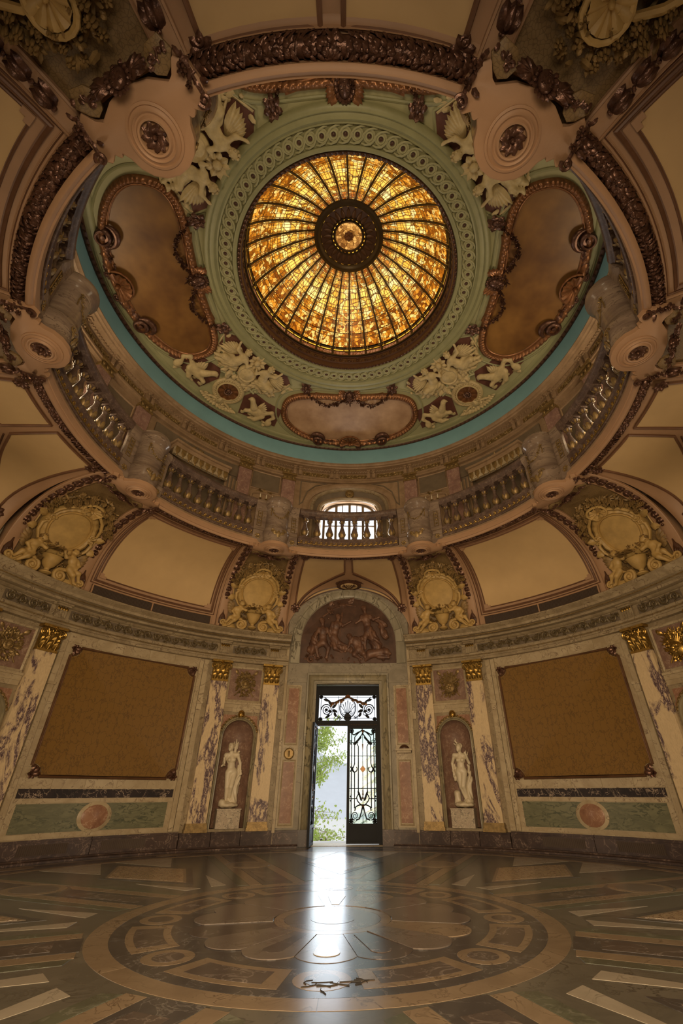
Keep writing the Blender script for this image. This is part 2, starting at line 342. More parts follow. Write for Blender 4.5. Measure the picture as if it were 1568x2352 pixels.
# ---------------------------------------------------------------- implicit figures (surface nets)
def sdf_mesh(prims, res, k=.02, pad=.05, disp=None):
    """prims: ('c', p0, p1, r0, r1) tapered capsule; ('e', c, (rx, ry, rz), rotation matrix or None) -> one continuous mesh"""
    lo = np.array([1e9]*3); hi = -lo
    for q in prims:
        if q[0] == 'c':
            for p, r in ((q[1], q[3]), (q[2], q[4])): lo = np.minimum(lo, np.array(p)-r); hi = np.maximum(hi, np.array(p)+r)
        else: rr = max(q[2]); lo = np.minimum(lo, np.array(q[1])-rr); hi = np.maximum(hi, np.array(q[1])+rr)
    lo -= pad; hi += pad; nx, ny, nz = (np.ceil((hi-lo)/res).astype(int)+1)
    X, Y, Z = np.meshgrid(lo[0]+res*np.arange(nx), lo[1]+res*np.arange(ny), lo[2]+res*np.arange(nz), indexing='ij')
    P = np.stack((X, Y, Z), -1).astype(np.float32); F = np.full(X.shape, 10., np.float32)
    for q in prims:
        if q[0] == 'c':
            a = np.array(q[1], np.float32); b = np.array(q[2], np.float32); ba = b-a; L2 = float(ba@ba)+1e-9
            rm = max(q[3], q[4])+5*k+2*res; s0 = np.maximum(((np.minimum(a, b)-rm-lo)/res).astype(int), 0); s1 = np.minimum(((np.maximum(a, b)+rm-lo)/res).astype(int)+2, (nx, ny, nz))
        else:
            c = np.array(q[1], np.float32); rm = max(q[2])+5*k+2*res; s0 = np.maximum(((c-rm-lo)/res).astype(int), 0); s1 = np.minimum(((c+rm-lo)/res).astype(int)+2, (nx, ny, nz))
        sl = tuple(slice(int(i), int(j)) for i, j in zip(s0, s1)); Q = P[sl]
        if Q.size == 0: continue
        if q[0] == 'c':
            w = Q-a; t = np.clip((w@ba)/L2, 0, 1); d = np.sqrt(((w-t[..., None]*ba)**2).sum(-1))-(q[3]+(q[4]-q[3])*t)
        else:
            w = Q-c
            if len(q) > 3 and q[3] is not None: w = w@np.array(q[3], np.float32)
            r = np.array(q[2], np.float32); k0 = np.sqrt(((w/r)**2).sum(-1)); k1 = np.sqrt(((w/(r*r))**2).sum(-1))+1e-9; d = k0*(k0-1)/k1
        o = F[sl]; kk = q[4] if (q[0] == 'e' and len(q) > 4) else k
        hh = np.clip(.5+.5*(o-d)/kk, 0, 1); F[sl] = o*(1-hh)+d*hh-kk*hh*(1-hh)
    if disp is not None: F = F+disp(X, Y, Z).astype(np.float32)
    S = F < 0; A = S[:-1, :-1, :-1]; cnt = np.zeros(A.shape, int)
    for i in (0, 1):
        for j in (0, 1):
            for l in (0, 1): cnt += S[i:nx-1+i, j:ny-1+j, l:nz-1+l]
    act = (cnt > 0) & (cnt < 8); idx = np.full(A.shape, -1); idx[act] = np.arange(act.sum())
    ci = np.argwhere(act); acc = np.zeros((len(ci), 3)); num = np.zeros(len(ci)); i, j, l = ci.T
    for e in range(3):
        for p in (0, 1):
            for r in (0, 1):
                o = [0, 0, 0]; o[(e+1) % 3] = p; o[(e+2) % 3] = r; o2 = list(o); o2[e] = 1
                f0 = F[i+o[0], j+o[1], l+o[2]]; f1 = F[i+o2[0], j+o2[1], l+o2[2]]; cr = (f0 < 0) != (f1 < 0)
                t = np.where(cr, f0/np.where(cr, f0-f1, 1), 0); pt = np.array(o, float)[None]+np.zeros((len(ci), 3)); pt[:, e] = t
                acc[cr] += pt[cr]; num[cr] += 1
    V = lo+res*(ci+acc/np.maximum(num, 1)[:, None]); faces = []
    for e in range(3):
        a_, b_ = (e+1) % 3, (e+2) % 3; sh = [nx, ny, nz]
        sl0 = [slice(1, sh[q]-1) for q in range(3)]; sl0[e] = slice(0, sh[e]-1); sl1 = list(sl0); sl1[e] = slice(1, sh[e])
        s0 = S[tuple(sl0)]; s1 = S[tuple(sl1)]; ch = np.argwhere(s0 != s1)
        if len(ch) == 0: continue
        fl = s0[tuple(ch.T)]; c = ch.copy(); c[:, a_] += 1; c[:, b_] += 1
        def g(da, db):
            q = c.copy(); q[:, a_] += da; q[:, b_] += db; return idx[tuple(q.T)]
        q = np.stack((g(-1, -1), g(0, -1), g(0, 0), g(-1, 0)), 1); q[~fl] = q[~fl][:, ::-1]; faces.append(q)
    fs = np.concatenate(faces); fs = fs[(fs >= 0).all(1)]
    m = MB(); m.v = [tuple(map(float, p)) for p in V]; m.f = [tuple(map(int, f)) for f in fs]
    return m
def rotm(axis, ang): return np.array(Matrix.Rotation(ang, 3, axis))
# ---------------------------------------------------------------- objects
def link(name, data, parent=None):
    o = bpy.data.objects.new(name, data); COL.objects.link(o)
    if parent: o.parent = parent
    return o
def tag(o, label, cat, group=None):
    o['label'] = label; o['category'] = cat
    if group: o['group'] = group
    return o
def struct(name, me, parent=None, kind=True):
    o = link(name, me, parent)
    if parent is None and kind: o['kind'] = 'structure'
    return o
class Thing:
    """parts are modelled at azimuth 0 in the frame of the thing's base (x right, y outward, z up); place() makes one individual"""
    def __init__(s, name, cat, R0=0., z0=0.): s.name, s.cat, s.R0, s.z0, s.p = name, cat, R0, z0, []
    def part(s, name, me, sub=None, n=None, label=None, kind=None):
        s.p.append((name, me, sub, label, kind)); return len(s.p)-1
    def place(s, th, label, group=None, mirror=False, R0=None, z0=None, loc=None, rot=None, swap=None):
        R0 = s.R0 if R0 is None else R0; z0 = s.z0 if z0 is None else z0
        if len(s.p) == 1 and s.p[0][2] is None: root = link(s.name, s.p[0][1]); obs = []
        else:
            root = link(s.name, None); root.empty_display_size = .2; obs = []
            for nm, me, sub, lab, kd in s.p:
                o = link(nm, (swap or {}).get(nm, me), root if sub is None else obs[sub]); obs.append(o)
                if lab: o['label'] = lab
                if kd: o['kind'] = kd
        t = th*D2R; root.location = loc or (R0*sin(t), R0*cos(t), z0); root.rotation_euler = rot or (0, 0, -t)
        if mirror: root.scale = (-1, 1, 1)
        return tag(root, label, s.cat, group)
# maps from (a, b, h) to the frame of a thing at azimuth 0 whose origin is (0, R0, z0)
def cylmap(R, R0=None, dz=0.):
    R0 = R if R0 is None else R0
    return lambda a, b, h: ((R-h)*sin(a/R), (R-h)*cos(a/R)-R0, b+dz)
def wmap(R):                       # straight to the world frame: a in degrees
    return lambda a, b, h: ((R-h)*sin(a*D2R), (R-h)*cos(a*D2R), b)
# rings of revolution about the hall's axis, profile [(r, z)]
def ring(m, prof, t0=-180., t1=180., n=128, caps=True):
    full = abs(t1-t0-360) < 1e-6; k = len(prof)
    def fn(u, v):
        r, z = prof[int(round(v*(k-1)))]; w = (t0+(t1-t0)*u)*D2R; return (r*sin(w), r*cos(w), z)
    o = len(m.v); grid(m, fn, n, k-1, cu=full)
    if not full and caps: m.f += [tuple(o+j for j in range(k))[::-1], tuple(o+n*k+j for j in range(k))]
    return m
def arc(c, r, a0, a1, n, ry=None): return [(c[0]+r*cos(a0+(a1-a0)*i/n), c[1]+(ry or r)*sin(a0+(a1-a0)*i/n)) for i in range(n+1)]
# ================================================================ FLOOR
m = MB(); prism(m, [(8.6*cos(2*PI*i/128), 8.6*sin(2*PI*i/128)) for i in range(128)], -.15, 0)
floor = struct('floor', m.mesh('floor', T['f_base'], smooth=False))
def arabesque(name, c1, c2):
    m_, nt, b = _nt(name); v = coords(nt)
    n = N(nt, 'ShaderNodeTexNoise', i_Scale=5.5, i_Detail=1.5, i_Distortion=3.2); nt.links.new(v, n.inputs[0])
    nt.links.new(ramp(nt, n.outputs[0], ((.47, c1), (.50, c2), (.56, c2), (.59, c1))), b.inputs['Base Color']); b.inputs['Roughness'].default_value = FRO; return m_
T['f_arab'] = arabesque('floor_arabesque_inlay', (.34, .24, .14), (.17, .095, .055))
def pmesh(poly, mat, z1=.002, z0=-.01, bev=.0012):
    q = MB(); prism(q, poly, z0, z1); return q.mesh('slab', T[mat], smooth=False)
def slab(me, th, name='slab', z=0., par=None):
    o = link(name, me, par or floor); o.rotation_euler = (0, 0, -th*D2R); o.location.z = z; return o
def sect(r0, r1, t0, t1, n=8):
    P = [(r1*sin((t0+(t1-t0)*i/n)*D2R), r1*cos((t0+(t1-t0)*i/n)*D2R)) for i in range(n+1)]
    return P+[(r0*sin((t1+(t0-t1)*i/n)*D2R), r0*cos((t1+(t0-t1)*i/n)*D2R)) for i in range(n+1)]
def disc(x, y, rx, ry, n=28): return [(x+rx*cos(2*PI*i/n), y+ry*sin(2*PI*i/n)) for i in range(n)]
g = .25
# medallion
segs = dict(dk=pmesh(sect(1.36, 2.28, -22.5+g*.3, 22.5-g*.3, 14), 'f_dark'), tan=pmesh(sect(2.285, 2.495, -22.5+g*.2, 22.5-g*.2, 14), 'f_tan'),
            c1=pmesh(disc(0, 1.93, .225, .225), 'f_tan', .0035), c2=pmesh(disc(0, 1.93, .135, .135), 'f_brown', .005),
            t1=pmesh(sect(1.715, 2.14, -14, 14), 'f_tan', .0035), t2=pmesh(sect(1.79, 2.065, -10, 10), 'f_brown', .005))
for k in range(8):
    a = 45*k; slab(segs['dk'], a); slab(segs['tan'], a+22.5); slab(segs['c1'], a, 'roundel'); slab(segs['c2'], a, 'roundel'); slab(segs['t1'], a+22.5); slab(segs['t2'], a+22.5)
lob = [(lambda w, r: (r*sin(w), r*cos(w)))(t*D2R, 1.385+.165*abs(cos(8*t*D2R))**.75) for t in [-11.1+22.2*i/18 for i in range(19)]]
inn = [(.665*sin(t*D2R), .665*cos(t*D2R)) for t in [11-22*i/6 for i in range(7)]]
wed = [pmesh(lob+inn, c, .005) for c in ('f_buff', 'f_tan', 'f_buff', 'f_brown')]
pet = pmesh(arc((0, 1.27), .12, 0, PI, 8)+[(-.045, .72), (.045, .72)], 'f_white', .003)
pet2 = pmesh(arc((0, 1.27), .10, 0, PI, 8)+[(-.04, .72), (.04, .72)], 'f_brown', .003)
rr = random.Random(3)
for k in range(16):
    o = slab(wed[k % 4 if rr.random() < .6 else 0], 22.5*k, 'petal_slab', rr.choice((0, 0, .004, .0035))); slab(pet if k % 8 == 0 else (pet2 if k % 2 else wed[0]), 22.5*k, 'petal_inlay', .006) if k % 2 == 0 or k in (7, 9) else None
slab(pmesh(sect(.545, .655, 0, 359.5, 40), 'f_tan', .0045), 0, 'ring_slab'); slab(pmesh(disc(0, 0, .54, .54, 36), 'f_buff', .0045), 0, 'centre_slab')
slab(pmesh(disc(0, 0, .25, .25, 24), 'f_brown', .006), 0, 'centre_inlay')
# rays: bars at 22.5 + 45k
def bar_in():
    return [(-.24, 2.51), (.24, 2.51), (.24, 4.40)]+[(x, 4.85-.50*sqrt(max(0, 1-(x/.43)**2))-.03) for x in (.2, .1, 0, -.1, -.2)]+[(-.24, 4.40)]
def bar_out():
    return [(-.27, 6.62), (-.27, 5.28)]+[(x, 4.85+.50*sqrt(max(0, 1-(x/.43)**2))+.03) for x in (-.2, -.1, 0, .1, .2)]+[(.27, 5.28), (.27, 6.62)]
M1, M1b, M2, M3 = pmesh(bar_in(), 'f_dark'), pmesh([(-.15, 2.75), (.15, 2.75), (.15, 4.0), (-.15, 4.0)], 'f_brown', .0035), pmesh(bar_out(), 'f_brown'), pmesh(disc(0, 4.85, .41, .47), 'f_tan', .003)
M3b = pmesh(disc(0, 4.85, .30, .36), 'f_buff', .0045)
TS = [pmesh([(s*.25, 2.53), (s*.44, 2.53), (s*.44, 6.62), (s*.28, 6.62), (s*.28, 5.3), (s*.42, 5.05), (s*.42, 4.65), (s*.25, 4.38)][::s], 'f_tan') for s in (1, -1)]
GS = [pmesh([(s*.45, 2.55), (s*.61, 2.60), (s*.61, 6.60), (s*.45, 6.62)][::s], 'f_green') for s in (1, -1)]
# star lozenges at 45k
rh = lambda k: [(0, 4.83-1.62*k), (.84*k, 4.85), (0, 4.83+1.60*k), (-.84*k, 4.85)]
R1, R2, R3 = pmesh(rh(1), 'f_dark'), pmesh(rh(.86), 'f_tan', .0035), pmesh(rh(.8), 'f_arab', .005)
LW = [pmesh([(s*.09, 2.82), (s*.33, 2.80), (s*.60, 3.90)][::s], 'f_white') for s in (1, -1)]
UW = [pmesh([(s*.64, 5.30), (s*1.27, 6.55), (s*.72, 6.68), (s*.14, 6.72)][::s], 'f_white') for s in (1, -1)]
SW = [pmesh([(s*.98, 4.85), (s*.78, 4.35), (s*1.12, 4.78), (s*1.5, 5.8), (s*1.38, 5.7)][::s], 'f_buff') for s in (1, -1)]
for k in range(8):
    a = 45*k+22.5
    for me in (M1, M1b, M2, *TS, *GS): slab(me, a)
    slab(M3, a, 'oval_slab'); slab(M3b, a, 'oval_slab'); b = 45*k
    for me in (R1, R2, R3): slab(me, b, 'lozenge_slab')
    for me in (*LW, *UW): slab(me, b)
# border bands
for r0, r1, c in ((6.76, 6.95, 'f_tan'), (6.96, 7.08, 'f_dark'), (7.09, 7.46, 'f_brown'), (7.47, 7.56, 'f_tan'), (7.57, 7.95, 'f_dark')):
    me = pmesh(sect(r0, r1, -22.4, 22.4, 16), c, .002)
    for k in range(8): slab(me, 45*k, 'border_slab')
me = pmesh(disc(0, 7.275, .32, .12), 'f_tan', .0035)
for k in range(8):
    for d in (-12, 12): slab(me, 45*k+d, 'oval_slab')
# broken patch near the viewer
rr = random.Random(11); q = MB()
for k in range(11):
    x, y = .06+rr.uniform(-.16, .2), -2.02+rr.uniform(-.10, .12); w = rr.random()*6.3; P = [(x, y)]
    for _ in range(3): w += rr.uniform(-.8, .8); x += .055*cos(w); y += .04*sin(w); P.append((x, y))
    strip(q, P, [(-.0035, .002), (0, .0085), (.0035, .002)])
o = link('crack', q.mesh('crack', T['dark']), floor)
# ================================================================ LOWER WALL
RW = 8.0
def wpart(par, name, fnmesh, mat, R=RW, smooth=None, th=0., mir=False):
    """fnmesh fills an MB in (degrees, z, h); child of the wall"""
    q = MB(); fnmesh(q); o = link(name, q.mesh(name, T[mat], wmap(R), smooth), par); return o
def wallsec(name, t0, t1, R=RW, z0=0., z1=5.45, mat='cream', th=.35, n=None):
    q = MB(); box(q, t0, t1, z0, z1, -th, 0, n or max(2, int((t1-t0)/1.5))); return struct(name, q.mesh(name, T[mat], wmap(R)))
dg = lambda L: L/RW/D2R          # metres along the wall to degrees
def panel_piece(par, t0, t1, z0, z1, mat, name='marble_panel', proud=.012, R=RW, n=None):
    q = MB(); k = n or max(1, int((t1-t0)/1.6)); e = .012
    box(q, t0, t1, z0, z1, -.01, proud, k); return link(name, q.mesh(name, T[mat], wmap(R)), par)
def frame_piece(par, t0, t1, z0, z1, w, h, mat, name='moulding', R=RW):
    q = MB(); d = dg(w); n = max(1, int((t1-t0)/2)); pth = []
    for i in range(n+1): pth.append((t0+(t1-t0)*i/n, z0))
    for i in range(n+1): pth.append((t1+(t0-t1)*i/n, z1))
    # profile in degrees along a and metres along b: build from four mitred sides
    O = [(t0, z0), (t1, z0), (t1, z1), (t0, z1)]; I = [(t0+d, z0+w), (t1-d, z0+w), (t1-d, z1-w), (t0+d, z1-w)]
    M_ = [(t0+d*.4, z0+w*.4), (t1-d*.4, z0+w*.4), (t1-d*.4, z1-w*.4), (t0+d*.4, z1-w*.4)]
    for s in range(4):
        e = (s+1) % 4; k = n if s % 2 == 0 else 1; L = []
        for i in range(k+1):
            f = i/k; lp = lambda A: (A[s][0]+(A[e][0]-A[s][0])*f, A[s][1]+(A[e][1]-A[s][1])*f)
            L += [(*lp(O), 0), (*lp(O), h*.6), (*lp(M_), h), (*lp(I), h*.5), (*lp(I), 0)]
        q.add(L, [(i*5+j, (i+1)*5+j, (i+1)*5+j+1, i*5+j+1) for i in range(k) for j in range(4)])
    return link(name, q.mesh(name, T[mat], wmap(R)), par)
NT, NH, NZ0, NZS = 22.75, dg(.44), .42, 2.52      # niche azimuth, half width, sill, springing
SIDE = {-1: 'left', 1: 'right'}
def niche_wall(name, tc, t0, t1):
    """wall section pierced by an arched niche with a concave shell"""
    q = MB(); a0, a1 = tc-NH, tc+NH; box(q, t0, a0, 0, 5.45, -.35, 0, 4); box(q, a1, t1, 0, 5.45, -.35, 0, 4); box(q, a0, a1, 0, NZ0, -.35, 0, 3)
    n = 14; top = [(a0+(a1-a0)*i/n) for i in range(n+1)]; L = []
    for t in top:
        x = (t-tc)/NH; z = NZS+.44*sqrt(max(0, 1-x*x)); L += [(t, z, 0), (t, 5.45, 0)]
    q.add(L, [(2*i, 2*i+2, 2*i+3, 2*i+1) for i in range(n)])
    w = struct(name, q.mesh(name, T['creamdk'], wmap(RW)))
    c = MB(); nn = 16
    def hollow(u, v):
        x = -cos(PI*u); d = .42*sin(PI*u)
        if v <= .7: return (tc+NH*x, NZ0+(NZS-NZ0)*v/.7, -d)
        p = (v-.7)/.3*PI/2; return (tc+NH*x*cos(p), NZS+.44*sin(p), -d*cos(p))
    grid(c, hollow, nn, 16)
    def sill(u, v): return (tc+NH*(-cos(PI*u)), NZ0, -.42*sin(PI*u)*v)
    grid(c, sill, nn, 1)
    link('niche', c.mesh('niche', T['rosegr'], wmap(RW)), w)
    f = MB(); P = [(a0, NZ0)]+[(a0, NZ0+(NZS-NZ0)*i/4) for i in (1, 2, 3)]+[(tc-NH*cos(PI*i/14), NZS+.44*sin(PI*i/14)) for i in range(15)]+[(a1, NZS-(NZS-NZ0)*i/4) for i in (1, 2, 3, 4)]
    Pm = [(p[0]*RW*D2R, p[1]) for p in P]; g2 = MB(); strip(g2, Pm, [(.075, 0), (.07, .05), (.035, .065), (.02, .03), (-.005, .035), (-.012, -.01)])
    link('niche_frame', g2.mesh('niche_frame', T['jamb'], cylmap(RW, 0)), w)
    r2 = random.Random(5); s = MB(); tcm = tc*RW*D2R
    for i in range(13):
        if i == 6: continue
        a = PI*(.13+.74*i/12); leaf(s, (tcm+.52*cos(a), NZS+.53*sin(a), .02), a+(PI/2 if a > PI/2 else -PI/2)+.0, .10, .07, .03, .02, 2, 5); ell(s, (tcm+.53*cos(a), NZS+.54*sin(a), .045), (.02, .02, .018), 6, 4)
    link('laurel_moulding', s.mesh('laurel_moulding', T['oldgold'], cylmap(RW, 0)), w)
    k = MB(); mask_into(k, (tcm, NZS+.575, .05), .085); link('keystone_mask', k.mesh('keystone_mask', T['gold'], cylmap(RW, 0)), w)
    # framed field above the niche
    panel_piece(w, tc-3.35, tc+3.35, 3.49, 4.36, 'rosegr', 'field_panel', .006); frame_piece(w, tc-3.75, tc+3.75, 3.42, 4.43, .06, .04, 'cream')
    q = MB(); box(q, tc-3.9, tc+3.9, 3.26, 3.36, 0, .05, 4); box(q, tc-3.9, tc+3.9, 3.36, 3.41, 0, .09, 4); box(q, tc-3.9, tc+3.9, 3.16, 3.26, 0, .03, 4)
    link('string_course', q.mesh('string_course', T['cream'], wmap(RW)), w)
    for s_ in (-1, 1):
        q = MB(); c0 = (tc+s_*3.5)*RW*D2R; P = [(c0, 3.08), (c0, NZS+.2)]+[(tcm+.60*cos(PI/2-s_*PI/2*f), NZS+.60*sin(PI/2-s_*PI/2*f)) for f in (.75, .55, .38, .2)]+[(tcm+s_*.1, 3.08)]
        prism(q, P[::-s_], 0, .010); link('spandrel_panel', q.mesh('spandrel_panel', T['rose'], cylmap(RW, 0), False), w)
    return w
def mask_into(m, c, s, hair=True, rg=random.Random(2)):
    """carved face: brow, eyes, nose, mouth, chin, curls around it (plane a, b; h towards the viewer)"""
    x, y, h = c
    ell(m, (x, y, h), (s*.72, s, s*.6), 14, 9); ell(m, (x, y-s*.12, h+s*.58), (s*.13, s*.26, s*.2), 6, 5)
    for e in (-1, 1):
        ell(m, (x+e*s*.3, y+s*.2, h+s*.50), (s*.24, s*.08, s*.12), 7, 4); ell(m, (x+e*s*.3, y+s*.08, h+s*.5), (s*.12, s*.07, s*.07), 6, 4); ell(m, (x+e*s*.36, y-s*.22, h+s*.42), (s*.2, s*.2, s*.14), 6, 4)
    ell(m, (x, y-s*.47, h+s*.50), (s*.22, s*.06, s*.1), 7, 4); ell(m, (x, y-s*.60, h+s*.47), (s*.17, s*.06, s*.1), 7, 4); ell(m, (x, y-s*.82, h+s*.34), (s*.24, s*.18, s*.2), 7, 4)
    if hair:
        for i in range(13):
            a = PI*(-.22+1.44*i/12); leaf(m, (x+s*.62*cos(a), y+s*.85*sin(a), h+s*.05), a+.4, s*.62, s*.42, s*.3, s*.15, 2, 4)
    return m
# door bay
wf = MB(); box(wf, -14.2, -7.0, 0, 4.15, -.9, 0, 5); box(wf, 7.0, 14.2, 0, 4.15, -.9, 0, 5); box(wf, -14.2, 14.2, 4.08, 7.6, -.5, 0, 18)
wall_front = struct('wall_front', wf.mesh('wall_front', T['grey'], wmap(8.12)))
for s in (-1, 1):
    A = sorted((s*10.2, s*13.6))
    panel_piece(wall_front, *A, .40, 4.02, 'cream', 'border_slab', .014, 8.12)
    B = sorted((s*10.75, s*12.95))
    panel_piece(wall_front, *B, 2.42, 3.92, 'rose', 'marble_panel', .022, 8.12); panel_piece(wall_front, *B, .50, 1.93, 'rose', 'marble_panel', .022, 8.12)
    frame_piece(wall_front, *sorted((s*10.5, s*13.2)), .44, 1.99, .035, .03, 'cream', R=8.12); frame_piece(wall_front, *sorted((s*10.5, s*13.2)), 2.36, 3.98, .035, .03, 'cream', R=8.12)
    panel_piece(wall_front, *sorted((s*9.0, s*14.1)), 4.10, 4.66, 'grey', 'lintel_block', .03, 8.12)
q = MB(); box(q, -9.0, 9.0, 4.42, 4.64, 0, .02, 8); link('lintel_block', q.mesh('lintel_block', T['grey'], wmap(8.12)), wall_front)
# archivolt with a separate block every few degrees
for k in range(13):
    q = MB(); a0, a1 = PI*k/13+.004, PI*(k+1)/13-.004
    def av(u, v, a0=a0, a1=a1):
        w = a0+(a1-a0)*u; r, h = [(1.60, 0), (1.60, .05), (1.63, .07), (1.80, .07), (1.83, .11), (1.87, .11), (1.88, 0)][int(round(v*6))]; return (r*cos(w), 5.36+r*sin(w)*1.0, h)
    grid(q, av, 4, 6); link('voussoir', q.mesh('voussoir', T['greyart'], cylmap(8.12, 0)), wall_front)
for s in (-1, 1):
    q = MB(); x0, x1 = sorted((s*1.60, s*1.88)); box(q, x0, x1, 4.68, 5.355, 0, .07, 2); link('arch_jamb', q.mesh('arch_jamb', T['greyart'], cylmap(8.12, 0)), wall_front)
q = MB(); P = [(-1.58, 4.70), (1.58, 4.70), (1.58, 5.36)]+[(1.58*cos(PI*i/20), 5.36+1.58*sin(PI*i/20)) for i in range(1, 20)]+[(-1.58, 5.36)]
prism(q, P, 0, .012); link('relief_field', q.mesh('relief_field', T['reliefbg'], cylmap(8.12, 0), False), wall_front)
# reveals where the bay is set back
for s in (-1, 1):
    q = MB(); box(q, *sorted((s*13.75, s*14.3)), 0, 5.3, -.15, .12, 1); link('bay_return', q.mesh('bay_return', T['cream'], wmap(8.0)), wall_front)
# niche bays and fabric bays
NB = []
for s in (-1, 1):
    w = niche_wall('wall_'+SIDE[s], s*NT, *sorted((s*14.2, s*33.0))); NB.append(w)
    w2 = niche_wall('wall_'+SIDE[s]+'_far', s*67.5, *sorted((s*58.6, s*77.5)))
    w3 = wallsec('wall_'+SIDE[s]+'_centre', *sorted((s*33.0, s*58.6)))
    # marble facing of the fabric bay
    k = 5
    for i in range(k):
        t0, t1 = 33.05+(58.5-33.05)*i/k+.03, 33.05+(58.5-33.05)*(i+1)/k-.03
        panel_piece(w3, *sorted((s*t0, s*t1)), 4.29, 4.54, 'cream', 'ashlar_block', .010); panel_piece(w3, *sorted((s*t0, s*t1)), 1.29, 1.47, 'cream', 'ashlar_block', .010)
    panel_piece(w3, *sorted((s*33.3, s*57.9)), 1.10, 1.27, 'plum', 'dark_band', .014)
    panel_piece(w3, *sorted((s*33.05, s*58.5)), 1.015, 1.09, 'cream', 'border_slab', .014)
    panel_piece(w3, *sorted((s*33.05, s*58.5)), .40, .475, 'cream', 'border_slab', .014)
    for (t0, t1) in ((33.9, 45.2), (45.8, 57.4)): panel_piece(w3, *sorted((s*t0, s*t1)), .49, 1.0, 'green', 'marble_panel', .010)
    cm = s*45.5*RW*D2R
    q = MB(); prism(q, disc(cm, .745, .37, .29, 32), 0, .022, .006); link('medallion_border', q.mesh('medallion_border', T['cream'], cylmap(RW, 0)), w3)
    q = MB(); prism(q, disc(cm, .745, .285, .225, 32), 0, .03, .006); link('medallion', q.mesh('medallion', T['rose'], cylmap(RW, 0)), w3)
    for t0, t1 in ((31.1, 32.1), (32.2, 33.0), (58.5, 59.4)):
        q = MB(); box(q, *sorted((s*t0, s*t1)), .4, 4.5, 0, .05, 2); par = w3 if t0 > 50 else w; link('pier_strip', q.mesh('pier_strip', T['cream'], wmap(RW)), par)
    for t0, t1, z in ((31.0, 32.3, 3.30), (58.3, 59.6, 3.30), (13.7, 15.2, 3.18)):
        q = MB(); box(q, *sorted((s*(t0+.15), s*(t1-.15))), z-.16, z, 0, .08, 2); box(q, *sorted((s*t0, s*t1)), z, z+.06, 0, .11, 2); link('impost', q.mesh('impost', T['cream'], wmap(RW)), w if t0 < 50 else w3)
for nm, s in (('wall_side_left', -1), ('wall_side_right', 1)):
    q = MB()
    for t0, t1, z0 in ((77.5, 83, 0), (83, 97, 4.1), (97, 168.5, 0), (168.5, 180, 4.1)): box(q, *sorted((s*t0, s*t1)), z0, 5.45, -.35, 0, max(4, int((t1-t0)/1.5)))
    struct(nm, q.mesh(nm, T['creamdk'], wmap(RW)))
# baseboards: separate marble blocks, a stepped plinth under them
for s in (-1, 1):
    segs_ = [(9.35, 14.1, .36), (14.2, 20.0, .36), (20.1, 25.4, .36), (25.5, 31.0, .36), (31.1, 45.0, .38), (45.1, 58.5, .38), (58.6, 67.4, .36), (67.5, 77.4, .36)]
    q = MB(); ring(q, [(8.0, 0), (7.70, 0), (7.70, .035), (7.78, .05), (7.79, .07), (8.0, .07)], *sorted((s*9.3, s*90)), n=48)
    bb = struct('baseboard_'+SIDE[s], q.mesh('baseboard', T['base']))
    for t0, t1, zt in segs_:
        q = MB(); pr = .14 if t0 < 31 or t0 > 58 else .09; box(q, *sorted((s*t0, s*t1)), .07, zt-.05, 0, pr, 6); box(q, *sorted((s*t0, s*t1)), zt-.05, zt, 0, pr-.04, 6); link('base_block', q.mesh('base_block', T['base'], wmap(RW)), bb)
    for t0, t1 in ((36.5, 43.5), (48.5, 55.5)):
        q = MB(); box(q, *sorted((s*t0, s*t1)), .12, .30, .085, .097, 4)
        for i in range(24): t = t0+(t1-t0)*(i+.5)/24; box(q, *sorted((s*(t-.07), s*(t+.07))), .13, .29, .097, .105)
        link('heating_grille', q.mesh('heating_grille', T['grille'], wmap(RW)), bb)

# ================================================================ ENTABLATURE
ENT = [(14.3, 77.5)]
for i, s in enumerate((-1, 1)):
    t0, t1 = sorted((s*13.9, s*90))
    q = MB(); ring(q, [(8.0, 4.53), (7.86, 4.53), (7.86, 4.60), (7.83, 4.60), (7.83, 4.655), (7.79, 4.67), (7.79, 4.72), (7.86, 4.74), (8.0, 4.74)], t0, t1, 80)
    ar = struct('trim_%d' % (1+2*i), q.mesh('architrave', T['creamdk']))
    q = MB()
    for k in range(330):
        t = t0+(t1-t0)*(k+.5)/330; w = t*D2R; ell(q, (7.785*sin(w), 7.785*cos(w), 4.645), (.015, .015, .012), 5, 3)
    link('bead_row', q.mesh('bead_row', T['oldgold']), ar)
    q = MB(); ring(q, [(8.0, 4.74), (7.93, 4.74), (7.93, 5.03), (7.88, 5.04), (7.84, 5.09), (7.70, 5.10), (7.68, 5.15), (7.52, 5.16), (7.40, 5.17), (7.39, 5.23), (7.36, 5.25), (7.30, 5.27), (7.24, 5.31), (7.24, 5.33), (7.30, 5.36), (8.0, 5.40)], t0, t1, 80)
    co = struct('trim_%d' % (2+2*i), q.mesh('cornice', T['creamdk']))
    q = MB()
    for k in range(300):
        t = t0+(t1-t0)*(k+.5)/300; w = t*D2R; ell(q, (7.52*sin(w), 7.52*cos(w), 5.155), (.02, .02, .014), 5, 3)
    link('bead_row', q.mesh('bead_row', T['oldgold']), co)
    r2 = random.Random(20)
    for a0, a1 in ((18.9, 26.5), (30.0, 59.9), (63.5, 71.5)):
        q = MB(); box(q, *sorted((s*a0, s*a1)), 4.785, 5.005, .07, .076, 12); link('frieze_ground', q.mesh('frieze_ground', T['galdk'], wmap(RW)), co)
        q = MB(); x0, x1 = sorted((s*a0*RW*D2R, s*a1*RW*D2R)); rinceau(q, x0+.02, x1-.02, 4.895, .26, r2, .026, .078)
        link('acanthus_frieze', q.mesh('acanthus_frieze', T['frieze'], cylmap(RW, 0)), co)
